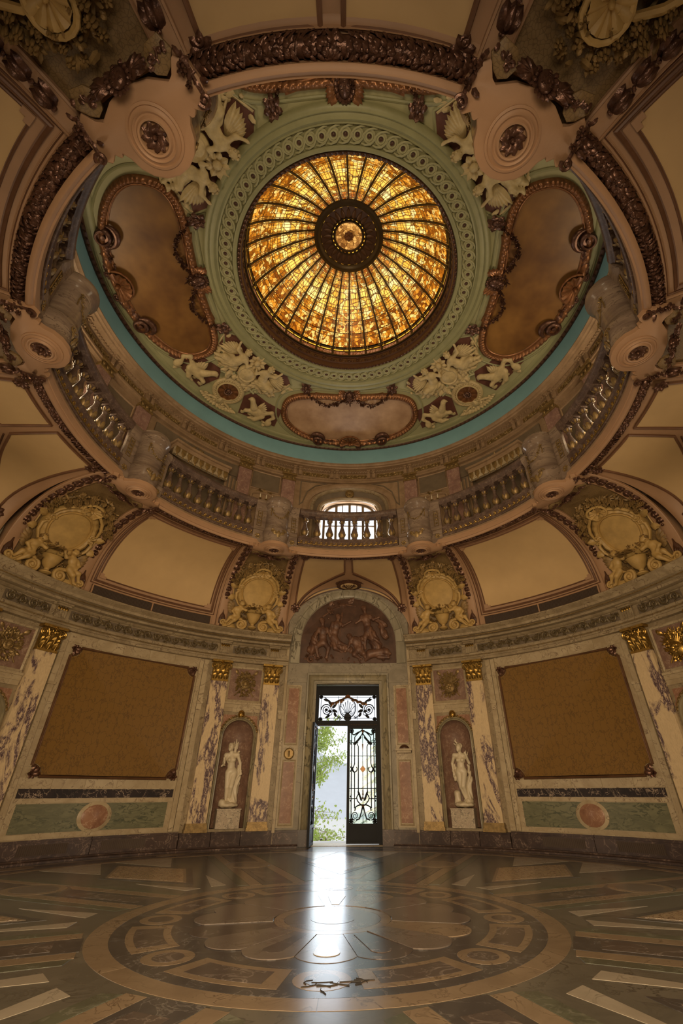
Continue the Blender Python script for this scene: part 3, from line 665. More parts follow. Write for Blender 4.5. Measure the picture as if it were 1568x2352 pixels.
def console(tc, s):
    q = MB(); d = 1.0; box(q, tc-d, tc+d, 4.75, 5.02, .07, .13, 2); box(q, tc-d*1.25, tc+d*1.25, 5.02, 5.06, .07, .20, 2); box(q, tc-d*1.4, tc+d*1.4, 5.06, 5.10, .07, .24, 2)
    for k in range(4): box(q, tc-d+.16+.48*k, tc-d+.40+.48*k, 4.77, 4.95, .13, .15)
    return q
TG = Thing('frieze_console', 'bracket', RW, 4.75)
q = MB(); x = .14; box(q, -x, x, 0, .27, .07, .13); box(q, -x*1.25, x*1.25, .27, .31, .07, .20); box(q, -x*1.4, x*1.4, .31, .345, .07, .24)
for k in range(4): box(q, -x+.02+.067*k, -x+.055+.067*k, .02, .17, .13, .15)
TG.part('block', q.mesh('block', T['creamdk'], cylmap(RW)))
q = MB()
for k in range(4): leaf(q, (-x+.04+.067*k, .27, .14), -PI/2, .10, .06, .03, .03, 2, 5)
TG.part('gilt_leaves', q.mesh('gilt_leaves', T['gold'], cylmap(RW)))
PIL = [(17.2, 'nearest the doorway'), (28.4, 'beside the amber fabric panel, door side'), (61.7, 'beside the amber fabric panel, far side'), (73.3, 'at the edge of view')]
for s in (-1, 1):
    for t, d in PIL[:3]: TG.place(s*t, 'fluted gilt-topped frieze bracket above the %s pilaster %s' % (SIDE[s], d), 'frieze brackets')
# ================================================================ PILASTERS
P_ = Thing('pilaster', 'pilaster', RW, .36); cm_ = cylmap(RW); hw = .245
q = MB(); box(q, -hw, hw, .19, 3.60, 0, .13, 3, 2); P_.part('shaft', q.mesh('shaft', T['breccia'], cm_))
q = MB(); box(q, -hw*1.18, hw*1.18, 0, .07, 0, .19, 2); lathe_p = [(.07, .19), (.09, .185), (.115, .175), (.14, .16), (.165, .15), (.19, .14)]
for (b0, h0), (b1, h1) in zip(lathe_p, lathe_p[1:]): box(q, -hw-h0*.25+.02, hw+h0*.25-.02, b0, b1, 0, h0, 2)
P_.part('base', q.mesh('base', T['oldgold'], cm_))
q = MB(); box(q, -hw, hw, 3.58, 3.63, 0, .15, 2); box(q, -hw*.96, hw*.96, 3.63, 4.08, 0, .11, 2)
for zz, L, k, o, w in ((3.63, .19, 3, .05, .125), (3.72, .23, 2, .03, .12)):
    for i in range(k):
        x = (i-(k-1)/2)*.158; leaf(q, (x, zz, .10+o*.4), PI/2, L, w, .045, .075, 4, 9); tube(q, [(x, zz, .12+o*.4), (x, zz+L*.5, .155+o*.4), (x, zz+L*.9, .185+o*.4)], [.012, .010, .006], 5); tube(q, [(x-.03, zz+L*.98, .19+o*.4), (x, zz+L*1.03, .20+o*.4), (x+.03, zz+L*.98, .19+o*.4)], .012, 5)
for e in (-1, 1):
    volute(q, (e*(hw-.03), 3.995, .16), .092, 1.8, PI/2, -e, .020, 6); volute(q, (e*.065, 4.03, .15), .05, 1.4, PI/2, e, .014, 6); tube(q, [(e*.02, 3.84, .13), (e*.08, 3.95, .14), (e*.14, 4.08, .15)], .014, 5); leaf(q, (e*.19, 3.75, .11), PI/2+e*.0, .17, .08, .04, .06, 3, 7)
flower(q, (0, 4.10, .2), .06, random.Random(1), .05); tube(q, [(-hw, 4.10, .14), (0, 4.09, .17), (hw, 4.10, .14)], .014, 6)
P_.part('capital', q.mesh('capital', T['gold'], cm_))
q = MB(); box(q, -hw*1.25, hw*1.25, 4.11, 4.17, 0, .2, 2); P_.part('abacus', q.mesh('abacus', T['gold'], cm_))
for s in (-1, 1):
    for t, d in PIL: P_.place(s*t, 'violet breccia marble pilaster with gilt capital, %s side, %s' % (SIDE[s], d), 'breccia pilasters')
# ================================================================ COVED VAULT
VC, VR, VB, VEX = 7.42, 5.5, 5.4, 2/2.6
_ph = np.linspace(0, PI/2, 3001); _r = VR+2.3*np.cos(_ph)**VEX; _z = VB+(VC-VB)*np.sin(_ph)**VEX
_L = np.r_[0, np.cumsum(np.hypot(np.diff(_r), np.diff(_z)))]; VL = float(_L[-1])
_sb = np.linspace(0, VL, 241); _sr = np.interp(_sb, _L, _r); _sz = np.interp(_sb, _L, _z); _sp = np.interp(_sb, _L, _ph)
_k = np.ones(9)/9
_tr = np.gradient(_sr); _tz = np.gradient(_sz); _tr = np.convolve(np.pad(_tr, 4, 'edge'), _k, 'valid'); _tz = np.convolve(np.pad(_tz, 4, 'edge'), _k, 'valid')
def vp(b):
    """vault profile at arc length b: r, z and the inward normal"""
    x = min(max(b/VL*240, 0), 239.999); i = int(x); f = x-i; r = _sr[i]*(1-f)+_sr[i+1]*f; z = _sz[i]*(1-f)+_sz[i+1]*f
    tr = _tr[i]*(1-f)+_tr[i+1]*f; tz = _tz[i]*(1-f)+_tz[i+1]*f; n = math.hypot(tr, tz); return float(r), float(z), -float(tz/n), float(tr/n)
def vdeg(t, b, h):                 # world frame, degrees
    r, z, nr, nz = vp(b); w = t*D2R; r += nr*h; return (r*sin(w), r*cos(w), z+nz*h)
def vloc(R0=7.8, z0=VB):           # frame of a thing at the foot of the vault
    def f(a, b, h):
        r, z, nr, nz = vp(b); w = a/r; r += nr*h; return (r*sin(w), r*cos(w)-R0, z+nz*h-z0)
    return f
PEND = [23.4, 68.0, 112.5, 156.6]; RIBD = 7.05
CEIL = {}
def vsec(t0, t1, mat, h=0., b0=0., b1=None, nb=26, n=None):
    q = MB(); b1 = VL if b1 is None else b1; n = n or max(2, int(abs(t1-t0)/1.3))
    grid(q, lambda u, v: (t0+(t1-t0)*u, b0+(b1-b0)*v, h), n, nb); return q
def vframe(q, t0, t1, b0, b1, w, h, corner=0.):
    """mitred moulding round a field on the vault, w metres wide, optional stepped corners"""
    r = lambda b: vp(b)[0]*D2R
    for (A, B, k) in (((t0, b0), (t1, b0), 14), ((t1, b0), (t1, b1), 16), ((t1, b1), (t0, b1), 14), ((t0, b1), (t0, b0), 16)):
        L = []; hor = A[1] == B[1]
        for i in range(k+1):
            f = i/k; t = A[0]+(B[0]-A[0])*f; b = A[1]+(B[1]-A[1])*f
            for o, hh in ((0, 0), (0, h*.7), (.35, h), (.75, h*.45), (1, h*.5), (1, 0)):
                if hor: s = 1 if A[1] == b0 else -1; d = o*w*(1-2*f)*(1 if A[0] == t0 else -1)/r(b); L.append((t+d, b+s*o*w, hh))
                else: s = -1 if A[0] == t1 else 1; d = o*w*(1-2*f)*(1 if A[1] == b0 else -1); L.append((t+s*o*w/r(b), b+d, hh))
        q.add(L, [(i*6+j, (i+1)*6+j, (i+1)*6+j+1, i*6+j+1) for i in range(k) for j in range(5)])
# husk garland for the ribs (shared)
hk = MB(); r2 = random.Random(4); b = 1.05
while b < 3.15:
    S = .055+.028*(b-1.0)/2.2; L = .15+.10*(b-1.)/2.2
    for e in (-1, 0, 1): leaf(hk, (e*.012, b+L*.95, .0), -PI/2+e*.30, L, S*1.5, .05, .0, 2, 5)
    ell(hk, (0, b+L*.45, .03), (S*.6, L*.42, .045), 8, 5)
    for k in range(3): ell(hk, (r2.uniform(-.03, .03), b+L*1.02+r2.uniform(-.02, .02), .035), (.022, .022, .025), 6, 4)
    b += L*1.12
ell(hk, (0, 1.0, .03), (.035, .035, .035), 8, 5)
hkm = hk.mesh('husk_garland', T['bronze'], lambda a, b, h: vloc(0, 0)(a, b, h+.06))
fi = MB(); prism(fi, [(-.09, .18), (.09, .18), (.10, .34), (.06, .45), (.015, .52), (0, .62), (-.015, .52), (-.06, .45), (-.10, .34)], 0, .05, .02); volute(fi, (0, .32, .06), .055, 1.3, 0, 1, .016)
box(fi, -.05, .05, .05, .18, 0, .04)
fim = fi.mesh('finial', T['ribdk'], lambda a, b, h: vloc(0, 0)(a, b, h+.06))
def rib(par, tc):
    q = MB(); W2 = 1.28
    prof = [(-1, 0), (-1, .05), (-.86, .065), (-.80, .045), (-.74, .05), (.74, .05), (.80, .045), (.86, .065), (1, .05), (1, 0)]
    grid(q, lambda u, v: (tc+W2*prof[int(round(v*9))][0]*7.0/vp(VL*u)[0]**.9*1.0/7.0**.1, VL*u, prof[int(round(v*9))][1]), 26, 9)
    o = link('rib', q.mesh('rib', T['rib'], vdeg), par)
    for me in (hkm, fim):
        c = link(me.name.split('.')[0], me, o); c.rotation_euler = (0, 0, -tc*D2R)
for s in (-1, 1):
    for k, tc in enumerate(PEND):
        q = vsec(s*(tc-6.2), s*(tc+6.2), 'olive', -.02); o = struct('ceiling', q.mesh('pendentive', T['olive'], vdeg))
        rib(o, s*(tc-RIBD)); rib(o, s*(tc+RIBD))
    for tc, hw_ in ((45.7, 14.0), (134.55, 13.8)):
        t0, t1 = sorted((s*(tc-hw_), s*(tc+hw_))); o = struct('ceiling', vsec(t0, t1, 'rib').mesh('cove', T['rib'], vdeg)); c = s*tc
        bt = 2.90 if tc < 90 else 3.08
        q = vsec(c-12.0, c+12.0, 'tan', .012, .60, bt)
        link('plaster_panel', q.mesh('plaster_panel', T['tan'], vdeg), o)
        q = MB(); vframe(q, c-12.15, c+12.15, .585, bt+.02, .035, .035); link('inner_moulding', q.mesh('inner_moulding', T['mould'], vdeg), o)
        q = MB(); vframe(q, c-12.9, c+12.9, .46, bt+.17, .06, .05); link('outer_moulding', q.mesh('outer_moulding', T['mould'], vdeg), o)
        q = MB()
        for e in (-1, 1):
            for bb in (.60, bt):
                prism(q, [(c+e*11.98-e*x, bb+(y if bb < 1 else -y)) for x, y in ((-.2, -.02), (1.15, -.02), (1.15, .05), (.55, .05), (.55, .11), (-.2, .11))][::e if bb < 1 else -e], .005, .04)
        link('corner_step', q.mesh('corner_step', T['rib'], vdeg, False), o)
        q = MB(); vframe(q, c-13.4, c+13.4, .40, bt+.26, .025, .03); link('fillet', q.mesh('fillet', T['mould'], vdeg), o)
def lun(tc, half, R1=8.02):
    """lunette vault over an axial bay: (s, t) with s in -1..1 and t in 0..1, h inward"""
    def P(s, t):
        zA = 5.40+1.86*sqrt(max(0, 1-s*s)); p = PI/2*t; cc = max(cos(p), 0)**VEX; ss = sin(p)**VEX
        rr = VR+(R1-VR)*cc; return rr, zA+(VC-zA)*ss
    def f(s, t, h):
        s = max(-1, min(1, s)); t = max(0, min(1, t)); r, z = P(s, t); r1, z1 = P(s, min(1, t+.02)); r0, z0 = P(s, max(0, t-.02)); dr, dz = r1-r0, z1-z0; n = math.hypot(dr, dz) or 1
        w = (tc+s*half)*D2R; r += -dz/n*h; return (r*sin(w), r*cos(w), z+dr/n*h)
    return f
for tc, half in ((0, 15.1), (-90.2, 13.9), (90.2, 13.9), (180, 15.0)):
    F = lun(tc, half); q = MB(); grid(q, lambda u, v: (-cos(PI*u), v**1.3, 0), 40, 24); o = struct('ceiling', q.mesh('lunette_vault', T['rib'], F))
    tA = lambda s: (.30+.40*(1-abs(s)**1.6))                        # lower edge of the painted fields
    for e in (-1, 1):
        q = MB(); top = .94 if tc != 180 else .98
        def fld(u, v, e=e):
            s = e*(.075+.80*u); lo = min(.79, .03+.70*(1-(abs(s)/.90)**1.25)) if abs(s) < .9 else .03
            return (s, lo+(top-lo)*v, .012)
        grid(q, fld, 16, 14); link('plaster_panel', q.mesh('plaster_panel', T['tan'], F), o)
        q = MB(); P = [fld(i/16, 0)[:2] for i in range(17)]+[fld(1, j/10)[:2] for j in range(1, 11)]+[fld(1-i/10, 1)[:2] for i in range(1, 11)]+[fld(0, 1-j/4)[:2] for j in range(1, 4)]
        tube(q, [(a, b, .02) for a, b in P], .011, 6, True); m2 = MB()
        # tubes live in (s, t): thicken evenly by building them on the mapped curve instead
        wp = [F(a, b, .02) for a, b in P]; tube(m2, wp, .030, 6, True); link('moulding', m2.mesh('moulding', T['mould']), o)
        m3 = MB(); wp = [F(a, b, .03) for a, b in [fld(i/16, 0)[:2] for i in range(17)]]; tube(m3, [F(a, max(0, b-.045), .02) for a, b in [fld(i/16, 0)[:2] for i in range(17)]], .018, 5); link('fillet', m3.mesh('fillet', T['ribdk']), o)
        # leaf drop at the foot and curl at the top corner
        m4 = MB()
        for pt, sz in ((fld(1, 0), .17), (fld(1, 1), .14)):
            c = Vector(F(pt[0], pt[1], .05)); g_ = MB(); r3 = random.Random(8)
            for k in range(7): leaf(g_, (0, 0, 0), k*.9, sz, sz*.55, .03, .02, 2, 5)
            volute(g_, (0, -sz*.5, .02), sz*.35, 1.4, 0, e, .018)
            X = Vector((cos((tc+pt[0]*half)*D2R), -sin((tc+pt[0]*half)*D2R), 0)); A0 = Vector(F(pt[0], max(0, pt[1]-.05), 0)); A1 = Vector(F(pt[0], min(1, pt[1]+.05), 0)); Y = (A1-A0).normalized(); Z = X.cross(Y)
            Z = -Z if Z.dot(Vector((c.x, c.y, 0))) > 0 else Z
            m4.merge(g_, lambda a, b, h: tuple(c+X*a+Y*b+Z*h))
        link('leaf_corner', m4.mesh('leaf_corner', T['bronze']), o)
    # cream crescent over the arch and its roundel
    q = MB()
    def cres(u, v):
        s = -.80+1.6*u; lo = .012; hi = max(lo+.005, .20*(1-(abs(s)/.80)**2)**1.0+lo); return (s, lo+(hi-lo)*v, .012)
    grid(q, cres, 24, 5); link('crescent_panel', q.mesh('crescent_panel', T['tan'], F), o)
    m3 = MB(); tube(m3, [F(*cres(i/24, 1)[:2], .015) for i in range(25)], .02, 5); tube(m3, [F(*cres(i/24, 0)[:2], .015) for i in range(25)], .02, 5); link('fillet', m3.mesh('fillet', T['ribdk']), o)
    # roundel with a lyre, standing on the crown of the arch
    RD = Thing('ceiling_roundel', 'medallion', 7.35, 7.0)
    c = Vector(F(0, .30, .04)); X = Vector((cos(tc*D2R), -sin(tc*D2R), 0)); Y = (Vector(F(0, .45, .04))-Vector(F(0, .15, .04))).normalized(); Z = X.cross(Y); Z = -Z if Z.z > 0 else Z
    fm = lambda a, b, h: tuple(X*a+Y*b+Z*h)
    q = MB(); prism(q, disc(0, 0, .43, .30, 36), 0, .04, .01); RD.part('dark_border', q.mesh('dark_border', T['ribdk'], fm))
    q = MB(); prism(q, disc(0, 0, .30, .205, 32), .02, .052, .006); RD.part('cream_disc', q.mesh('cream_disc', T['tan'], fm))
    q = MB()
    for e in (-1, 1):
        tube(q, [(e*.05, -.13, .06), (e*.09, -.05, .06), (e*.055, .05, .06), (e*.10, .12, .06)], .014, 5)
        for k in range(5): leaf(q, (e*(.13+.02*k), -.10+.05*k, .055), e*.6+PI/2, .09, .05, .015, .01, 2, 4)
        tube(q, spiral((e*.19, .03, .06), .06, 1.2, 0, e, 12), .011, 5)
    for k in range(3): tube(q, [(-.03+.03*k, -.12, .06), (-.03+.03*k, .12, .06)], .006, 4)
    tube(q, [(-.09, -.14, .06), (.09, -.14, .06)], .014, 5); RD.part('lyre', q.mesh('lyre', T['bronze'], fm))
    q = MB(); bunch(q, [(-.45, .18), (-.25, .30), (0, .36), (.25, .30), (.45, .18)], .10, random.Random(3), 1.2, .05, .04, .7); RD.part('leaf_crest', q.mesh('leaf_crest', T['bronze'], fm))
    if tc != 180: RD.place(0, {0: 'oval cream roundel with dark lyre above the doorway relief arch', -90.2: 'oval cream roundel at the left edge of the vault', 90.2: 'oval cream roundel at the right edge of the vault'}[tc], 'lyre roundels', loc=tuple(c), rot=(0, 0, 0))
# ventilation grilles at the foot of the diagonal coves
for s in (-1, 1):
    G_ = Thing('vent_grille', 'grille', 7.74, 5.40); tc = 45.7; hwm = 12.9*D2R*7.74; fm = cylmap(7.74)
    q = MB(); box(q, -hwm, hwm, 0, .36, -.03, 0, 12); G_.part('backing', q.mesh('backing', T['grille'], fm))
    q = MB()
    for x in (-hwm, -hwm*.03, hwm-.03): box(q, x, x+.035, 0, .36, 0, .03, 1)
    box(q, -hwm, hwm, .33, .365, 0, .035, 12); box(q, -hwm, hwm, 0, .025, 0, .03, 12); G_.part('frame', q.mesh('frame', T['rib'], fm))
    q = MB()
    for k in range(96): x = -hwm+.06+(2*hwm-.12)*k/95; box(q, x-.006, x+.006, .03, .33, 0, .012)
    G_.part('slats', q.mesh('slats', T['grille'], fm), kind='stuff')
    G_.place(s*tc, 'long dark slatted vent grille on the cornice under the %s cream cove panel' % SIDE[s], 'vent grilles on the cornice')

# ================================================================ CARTOUCHES on the pendentives
def cherub_prims(e, v):
    c = lambda x, y, z: (e*x, y, z)
    d = .04*v
    return [('e', c(.44, .90, .20), (.095, .11, .10)), ('c', c(.46, .82, .17), c(.50, .74, .15), .05, .05), ('e', c(.51, .68, .16), (.12, .13, .095)), ('e', c(.54, .54, .17), (.115, .12, .10)), ('e', c(.56, .44, .17), (.125, .10, .10)),
            ('c', c(.50, .43, .20), c(.60, .30, .27), .085, .07), ('c', c(.60, .30, .27), c(.74, .14, .19), .06, .035), ('c', c(.74, .14, .19), c(.80, .11, .22), .032, .025),
            ('c', c(.62, .42, .18), c(.74, .36+d, .24), .08, .065), ('c', c(.74, .36+d, .24), c(.84, .20, .20), .055, .033), ('c', c(.84, .2, .2), c(.90, .19, .23), .03, .022),
            ('c', c(.42, .74, .18), c(.28, .68, .24), .055, .045), ('c', c(.28, .68, .24), c(.20, .80, .22), .042, .03), ('e', c(.195, .83, .22), (.03, .04, .025)),
            ('c', c(.61, .72, .17), c(.70, .60, .20), .052, .042), ('c', c(.70, .60, .20), c(.64, .50, .26), .04, .03), ('e', c(.62, .47, .27), (.035, .03, .025)),
            ('e', c(.40, .885, .29), (.02, .025, .02)), ('e', c(.36, .88, .25), (.03, .03, .03)), ('e', c(.43, .86, .28), (.035, .03, .03))]
def make_cart(vl):
    CT = Thing('cartouche', 'cartouche', 7.8, VB); OC = (0, 1.36); OA, OB = .47, .53; r2 = random.Random(9)
    q = MB(); grid(q, lambda u, v: (OC[0]+OA*v*cos(2*PI*u), OC[1]+OB*v*sin(2*PI*u), .12+.05*(1-v*v)), 36, 6, cu=True); CT.part('oval_plate', q.mesh('oval_plate', T['ochre'], vl))
    q = MB(); pr_ = [(1.0, .10), (1.02, .17), (1.06, .19), (1.10, .16), (1.13, .17), (1.22, .20), (1.36, .15), (1.40, .10), (1.40, 0)]
    grid(q, lambda u, v: (OC[0]+(OA*pr_[int(round(v*8))][0])*cos(2*PI*u), OC[1]+(OB*pr_[int(round(v*8))][0])*sin(2*PI*u), pr_[int(round(v*8))][1]+(.014*cos(40*PI*u) if 4 < v*8 < 7 else 0)), 80, 8, cu=True); fr = CT.part('oval_frame', q.mesh('oval_frame', T['ochre'], vl))
    q = MB()
    for e in (-1, 1):
        P = [(e*.10, OC[1]+.80, .2), (e*.28, OC[1]+.76, .2), (e*.47, OC[1]+.60, .2), (e*.60, OC[1]+.38, .2), (e*.64, OC[1]+.16, .19)]
        tube(q, P, [.03, .04, .045, .04, .03], 7); volute(q, (e*.57, OC[1]+.12, .2), .085, 1.5, 0, -e, .03)
        P = [(e*.60, OC[1]-.02, .18), (e*.68, OC[1]-.12, .18), (e*.66, OC[1]-.32, .18), (e*.54, OC[1]-.52, .17)]; tube(q, P, [.03, .045, .04, .025], 7); volute(q, (e*.62, OC[1]-.03, .2), .06, 1.3, PI, e, .024)
        leaf(q, (e*.66, OC[1]+.05, .1), PI/2-e*1.2, .28, .16, .06, .05, 3, 6); leaf(q, (e*.68, OC[1]-.25, .1), PI/2-e*2., .26, .16, .06, .05, 3, 6); tube(q, [(e*.72, OC[1]+.30, .05), (e*.78, OC[1]+.05, .06), (e*.74, OC[1]-.3, .05)], .022, 6)
    CT.part('strapwork_scrolls', q.mesh('strapwork_scrolls', T['ochre'], vl))
    q = MB(); sc_ = (0, OC[1]+.80, .16); shell(q, sc_, .22, PI/2, 9, .08, PI*1.6); CT.part('shell', q.mesh('shell', T['ochre'], vl))
    q = MB(); tube(q, [(sc_[0]+.245*cos(a), sc_[1]+.05+.22*sin(a), .22) for a in [(-.35+i*.125)*PI for i in range(14)]], .036, 7)
    for e in (-1, 1): volute(q, (e*.11, sc_[1]-.13, .23), .055, 1.2, 0, e, .022)
    CT.part('shell_rim', q.mesh('shell_rim', T['ochre'], vl))
    q = MB(); P = [(-.80, 1.62), (-.70, 1.92), (-.5, 2.20), (-.25, 2.42), (0, 2.52), (.25, 2.42), (.5, 2.20), (.70, 1.92), (.80, 1.62)]
    bunch(q, P, .30, r2, 2.6, .07, .16, .4); CT.part('flower_garland', q.mesh('flower_garland', T['ochredk'], vl))
    # base: vase, scrolls
    q = MB(); lathe(q, [(.07, 0), (.13, .03), (.13, .06), (.06, .10), (.06, .15), (.13, .22), (.20, .36), (.23, .46), (.25, .48), (.22, .50)], 18, (0, .10, .17), 'b'); CT.part('vase', q.mesh('vase', T['ochre'], vl))
    q = MB(); bunch(q, [(-.38, .74), (-.2, .72), (0, .80), (.2, .72), (.38, .74)], .30, r2, 2.4, .07, .20, .5); CT.part('fruit_bunch', q.mesh('fruit_bunch', T['ochredk'], vl))
    for e in (-1, 1): q = MB(); bunch(q, [(e*.26, .38), (e*.44, .47)], .22, r2, 2.4, .06, .14, .3); CT.part('fruit_spill', q.mesh('fruit_spill', T['ochredk'], vl))
    for e in (-1, 1):
        q = MB(); volute(q, (e*.36, .21, .16), .17, 1.9, PI/2, e, .05, 7); tube(q, [(e*.36, .38, .16), (e*.52, .40, .15), (e*.68, .26, .14), (e*.80, .12, .13), (e*.92, .10, .13)], [.045, .06, .06, .05, .04], 7); volute(q, (e*.93, .20, .13), .11, 1.7, -PI/2, -e, .035, 7)
        leaf(q, (e*.5, .12, .08), 0 if e > 0 else PI, .34, .18, .06, .02, 3, 6); CT.part('scroll', q.mesh('scroll', T['ochre'], vl))
    for e, v in ((-1, 0), (1, 1)):
        q = sdf_mesh(cherub_prims(e, v), .02, .035); n_ = CT.part('cherub', q.mesh('cherub', T['ochre'], vl))
        q = MB(); rr = random.Random(5)
        for k in range(16): a = rr.random()*6.28; ell(q, (e*(.45+.08*cos(a)), .93+.07*sin(a), .20+.06*rr.random()), (.035, .03, .035), 6, 4)
        CT.part('hair', q.mesh('hair', T['ochredk'], vl), n_)
        q = MB()
        for k in range(5): leaf(q, (e*.62, .72-.03*k, .06), PI/2-e*(.7+.22*k), .36-.04*k, .12, .05, .03, 1, 6)
        CT.part('wing', q.mesh('wing', T['ochredk'], vl), n_)
    return CT
_v0 = vloc(); CT = make_cart(_v0); CTB = make_cart(lambda a, b, h: _v0(a*.92, b+.44, h))
names4 = ['left of the doorway', 'far left above the cornice', 'beside the viewer at left', 'in the upper left corner']
for s in (-1, 1):
    for k, tc in enumerate(PEND):
        if k == 2: continue
        nm = names4[k] if s < 0 else names4[k].replace('left', 'right')
        (CT if k < 3 else CTB).place(s*tc, 'ochre stucco cartouche with blank oval, shell and cherubs, '+nm, 'cartouches on the vault')
# ================================================================ walls under the side and rear arches
for nm, t0, t1 in (('wall_side_left_arch', -105, -75.5), ('wall_side_right_arch', 75.5, 105), ('wall_rear_arch', 164, 196)):
    wallsec(nm, t0, t1, R=8.05, z0=5.3, z1=7.5, mat='grey', n=14)
# ================================================================ RING BEAM AND BALCONY
CORB = [24.2, 69.2, 114.1, 158.3]
q = MB(); ring(q, [(5.78, 7.43), (5.74, 7.40), (5.70, 7.40), (5.68, 7.36), (5.66, 7.44), (5.50, 7.44)], n=160); rb = struct('trim_5', q.mesh('ring_beam', T['rib']))
q = MB(); ring(q, [(5.47, 7.40), (5.47, 7.235), (5.445, 7.215), (5.41, 7.21), (5.385, 7.23), (5.375, 7.26), (5.35, 7.265), (5.345, 7.30), (5.345, 7.42)], n=160); link('edge_moulding', q.mesh('edge_moulding', T['rib']), rb)
q = MB(); ring(q, [(5.345, 7.36), (5.36, 7.50), (7.1, 7.50), (7.1, 7.44), (5.48, 7.44)], n=128); struct('balcony_floor', q.mesh('balcony_floor', T['galwall']))
# leaf-bound torus between the corbels, one sector shared by the eight bays
r2 = random.Random(31); q = MB(); HS = 15.4
grid(q, lambda u, v: ((-HS+2*HS*u)*D2R*5.56, .0, 0) if False else (lambda t, w: ((5.565+.085*cos(w))*sin(t), (5.565+.085*cos(w))*cos(t), 7.335+.085*sin(w)))((-HS+2*HS*u)*D2R, 2*PI*v), 60, 10, cv=True)
def tor(a, b, h):                   # a along the torus, b round it
    t = a/5.565; w = -PI/2+b/.085; rr = .085+h; return ((5.565+rr*cos(w)*-1)*sin(t), (5.565+rr*cos(w)*-1)*cos(t), 7.335+rr*sin(w))
g_ = MB(); La = HS*D2R*5.565
for i in range(46):
    a = -La+2*La*(i+.5)/46
    for j in range(7):
        b = -.17+.34*j/6
        if i % 8 == 4: tube(g_, [(a-.05+.1*(k/3), -.15+.3*(k/3), .012) for k in range(4)], .014, 5) if j == 3 else None
        else:
            leaf(g_, (a+r2.uniform(-.02, .02), b, 0), (0 if a < 0 else PI)+r2.uniform(-.6, .6), .085, .055, .022, .03, 2, 4)
            if r2.random() < .3: ell(g_, (a+r2.uniform(-.02, .02), b, .018), (.016, .016, .018), 6, 4)
q.merge(g_, tor); tm = q.mesh('leaf_torus', T['bronze'])
BAYS = [(0, 16.9)]+[(s*c, 15.5) for s in (-1, 1) for c in (46.7, 91.65, 136.2)]+[(180, 15.0)]
for c, h_ in BAYS:
    o = link('leaf_torus', tm, rb); o.rotation_euler = (0, 0, -c*D2R)
# ---------------------------------------------------------------- balustrades
def balustrade(half, nbal):
    B_ = Thing('balustrade', 'balustrade', 5.36, 7.50); h2 = half*D2R
    def sec(prof, n=30):
        q = MB(); k = len(prof)
        grid(q, lambda u, v: (prof[int(round(v*(k-1)))][0]*sin(-h2+2*h2*u), prof[int(round(v*(k-1)))][0]*cos(-h2+2*h2*u)-5.36, prof[int(round(v*(k-1)))][1]-7.5), n, k-1, cv=False)
        o = 0; q.f += [tuple(range(k))[::-1], tuple(n*k+j for j in range(k))]; return q
    q = sec([(5.58, 7.48), (5.33, 7.48), (5.315, 7.50), (5.33, 7.53), (5.36, 7.54), (5.36, 7.74), (5.335, 7.76), (5.335, 7.80), (5.58, 7.80)]); B_.part('plinth', q.mesh('plinth', T['balus']))
    q = sec([(5.56, 8.60), (5.37, 8.60), (5.345, 8.63), (5.31, 8.66), (5.29, 8.70), (5.29, 8.75), (5.31, 8.79), (5.35, 8.82), (5.55, 8.83), (5.60, 8.78), (5.60, 8.66)]); B_.part('handrail', q.mesh('handrail', T['balus']))
    q = MB(); n = int(2*half*D2R*5.36/.15); fm = lambda a, b, h: ((5.36-h)*sin(a/5.36), (5.36-h)*cos(a/5.36)-5.36, b)
    W_ = 2*h2*5.36
    for k in range(n):
        x = -W_/2+W_*(k+.5)/n; P = [(x-.075, .085, .008), (x-.04, .075, .010)]+[(x+.018+.046*(1-.75*t)*cos(-2.2+2*PI*1.25*t), .135+.046*(1-.75*t)*sin(-2.2+2*PI*1.25*t), .010) for t in [i/13 for i in range(14)]]
        tube(q, P, [.010]*2+[.012*(1-.3*i/13) for i in range(14)], 5)
    tube(q, [(-W_/2+W_*i/30, .082, .006) for i in range(31)], .008, 4)
    B_.part('running_scroll', q.mesh('running_scroll', T['gold'], fm))
    bm = MB(); box(bm, -.085, .085, 0, .06, -.085, .085); pf = [(.075, .06), (.08, .075), (.065, .09), (.06, .105), (.085, .16), (.105, .23), (.10, .30), (.075, .38), (.05, .47), (.043, .53), (.05, .56), (.06, .57), (.05, .585), (.047, .61), (.06, .66), (.07, .70), (.075, .73)]
    lathe(bm, pf, 14, (0, 0, 0), 'b'); box(bm, -.085, .085, .73, .80, -.085, .085); sw = lambda x, y, h: (x, h, y); bme = bm.mesh('baluster', T['balus'], sw)
    lm = MB()
    for k in range(6):
        a = 2*PI*k/6+.3
        for (r, z, L) in ((.062, .10, .17), (.045, .60, .09)):
            q = MB(); leaf(q, (0, 0, 0), PI/2, L, L*.5, .022, .02, 2, 5); lm.merge(q, lambda x, y, h, a=a, r=r, z=z: ((r+.035*sin(PI*.5*y/L)+h)*cos(a)-x*sin(a), (r+.035*sin(PI*.5*y/L)+h)*sin(a)+x*cos(a), z+y))
    lme = lm.mesh('gilt_leaves', T['oldgold'])
    B_.bal = (bme, lme, nbal, h2); return B_
def place_bal(B_, c, label):
    root = B_.place(c, label, 'balustrades round the gallery'); bme, lme, nb, h2 = B_.bal
    for k in range(nb):
        t = -h2+2*h2*(k+.5)/nb; o = link('baluster', bme, root); o.location = (5.455*sin(t), 5.455*cos(t)-5.36, .30); o.rotation_euler = (0, 0, -t)
        l = link('gilt_leaves', lme, o)
BF, BD, BE, BK = balustrade(16.6, 8), balustrade(15.1, 9), balustrade(14.7, 9), balustrade(14.3, 8)
place_bal(BF, 0, 'marble balustrade of the gallery in front of the bright arched window')
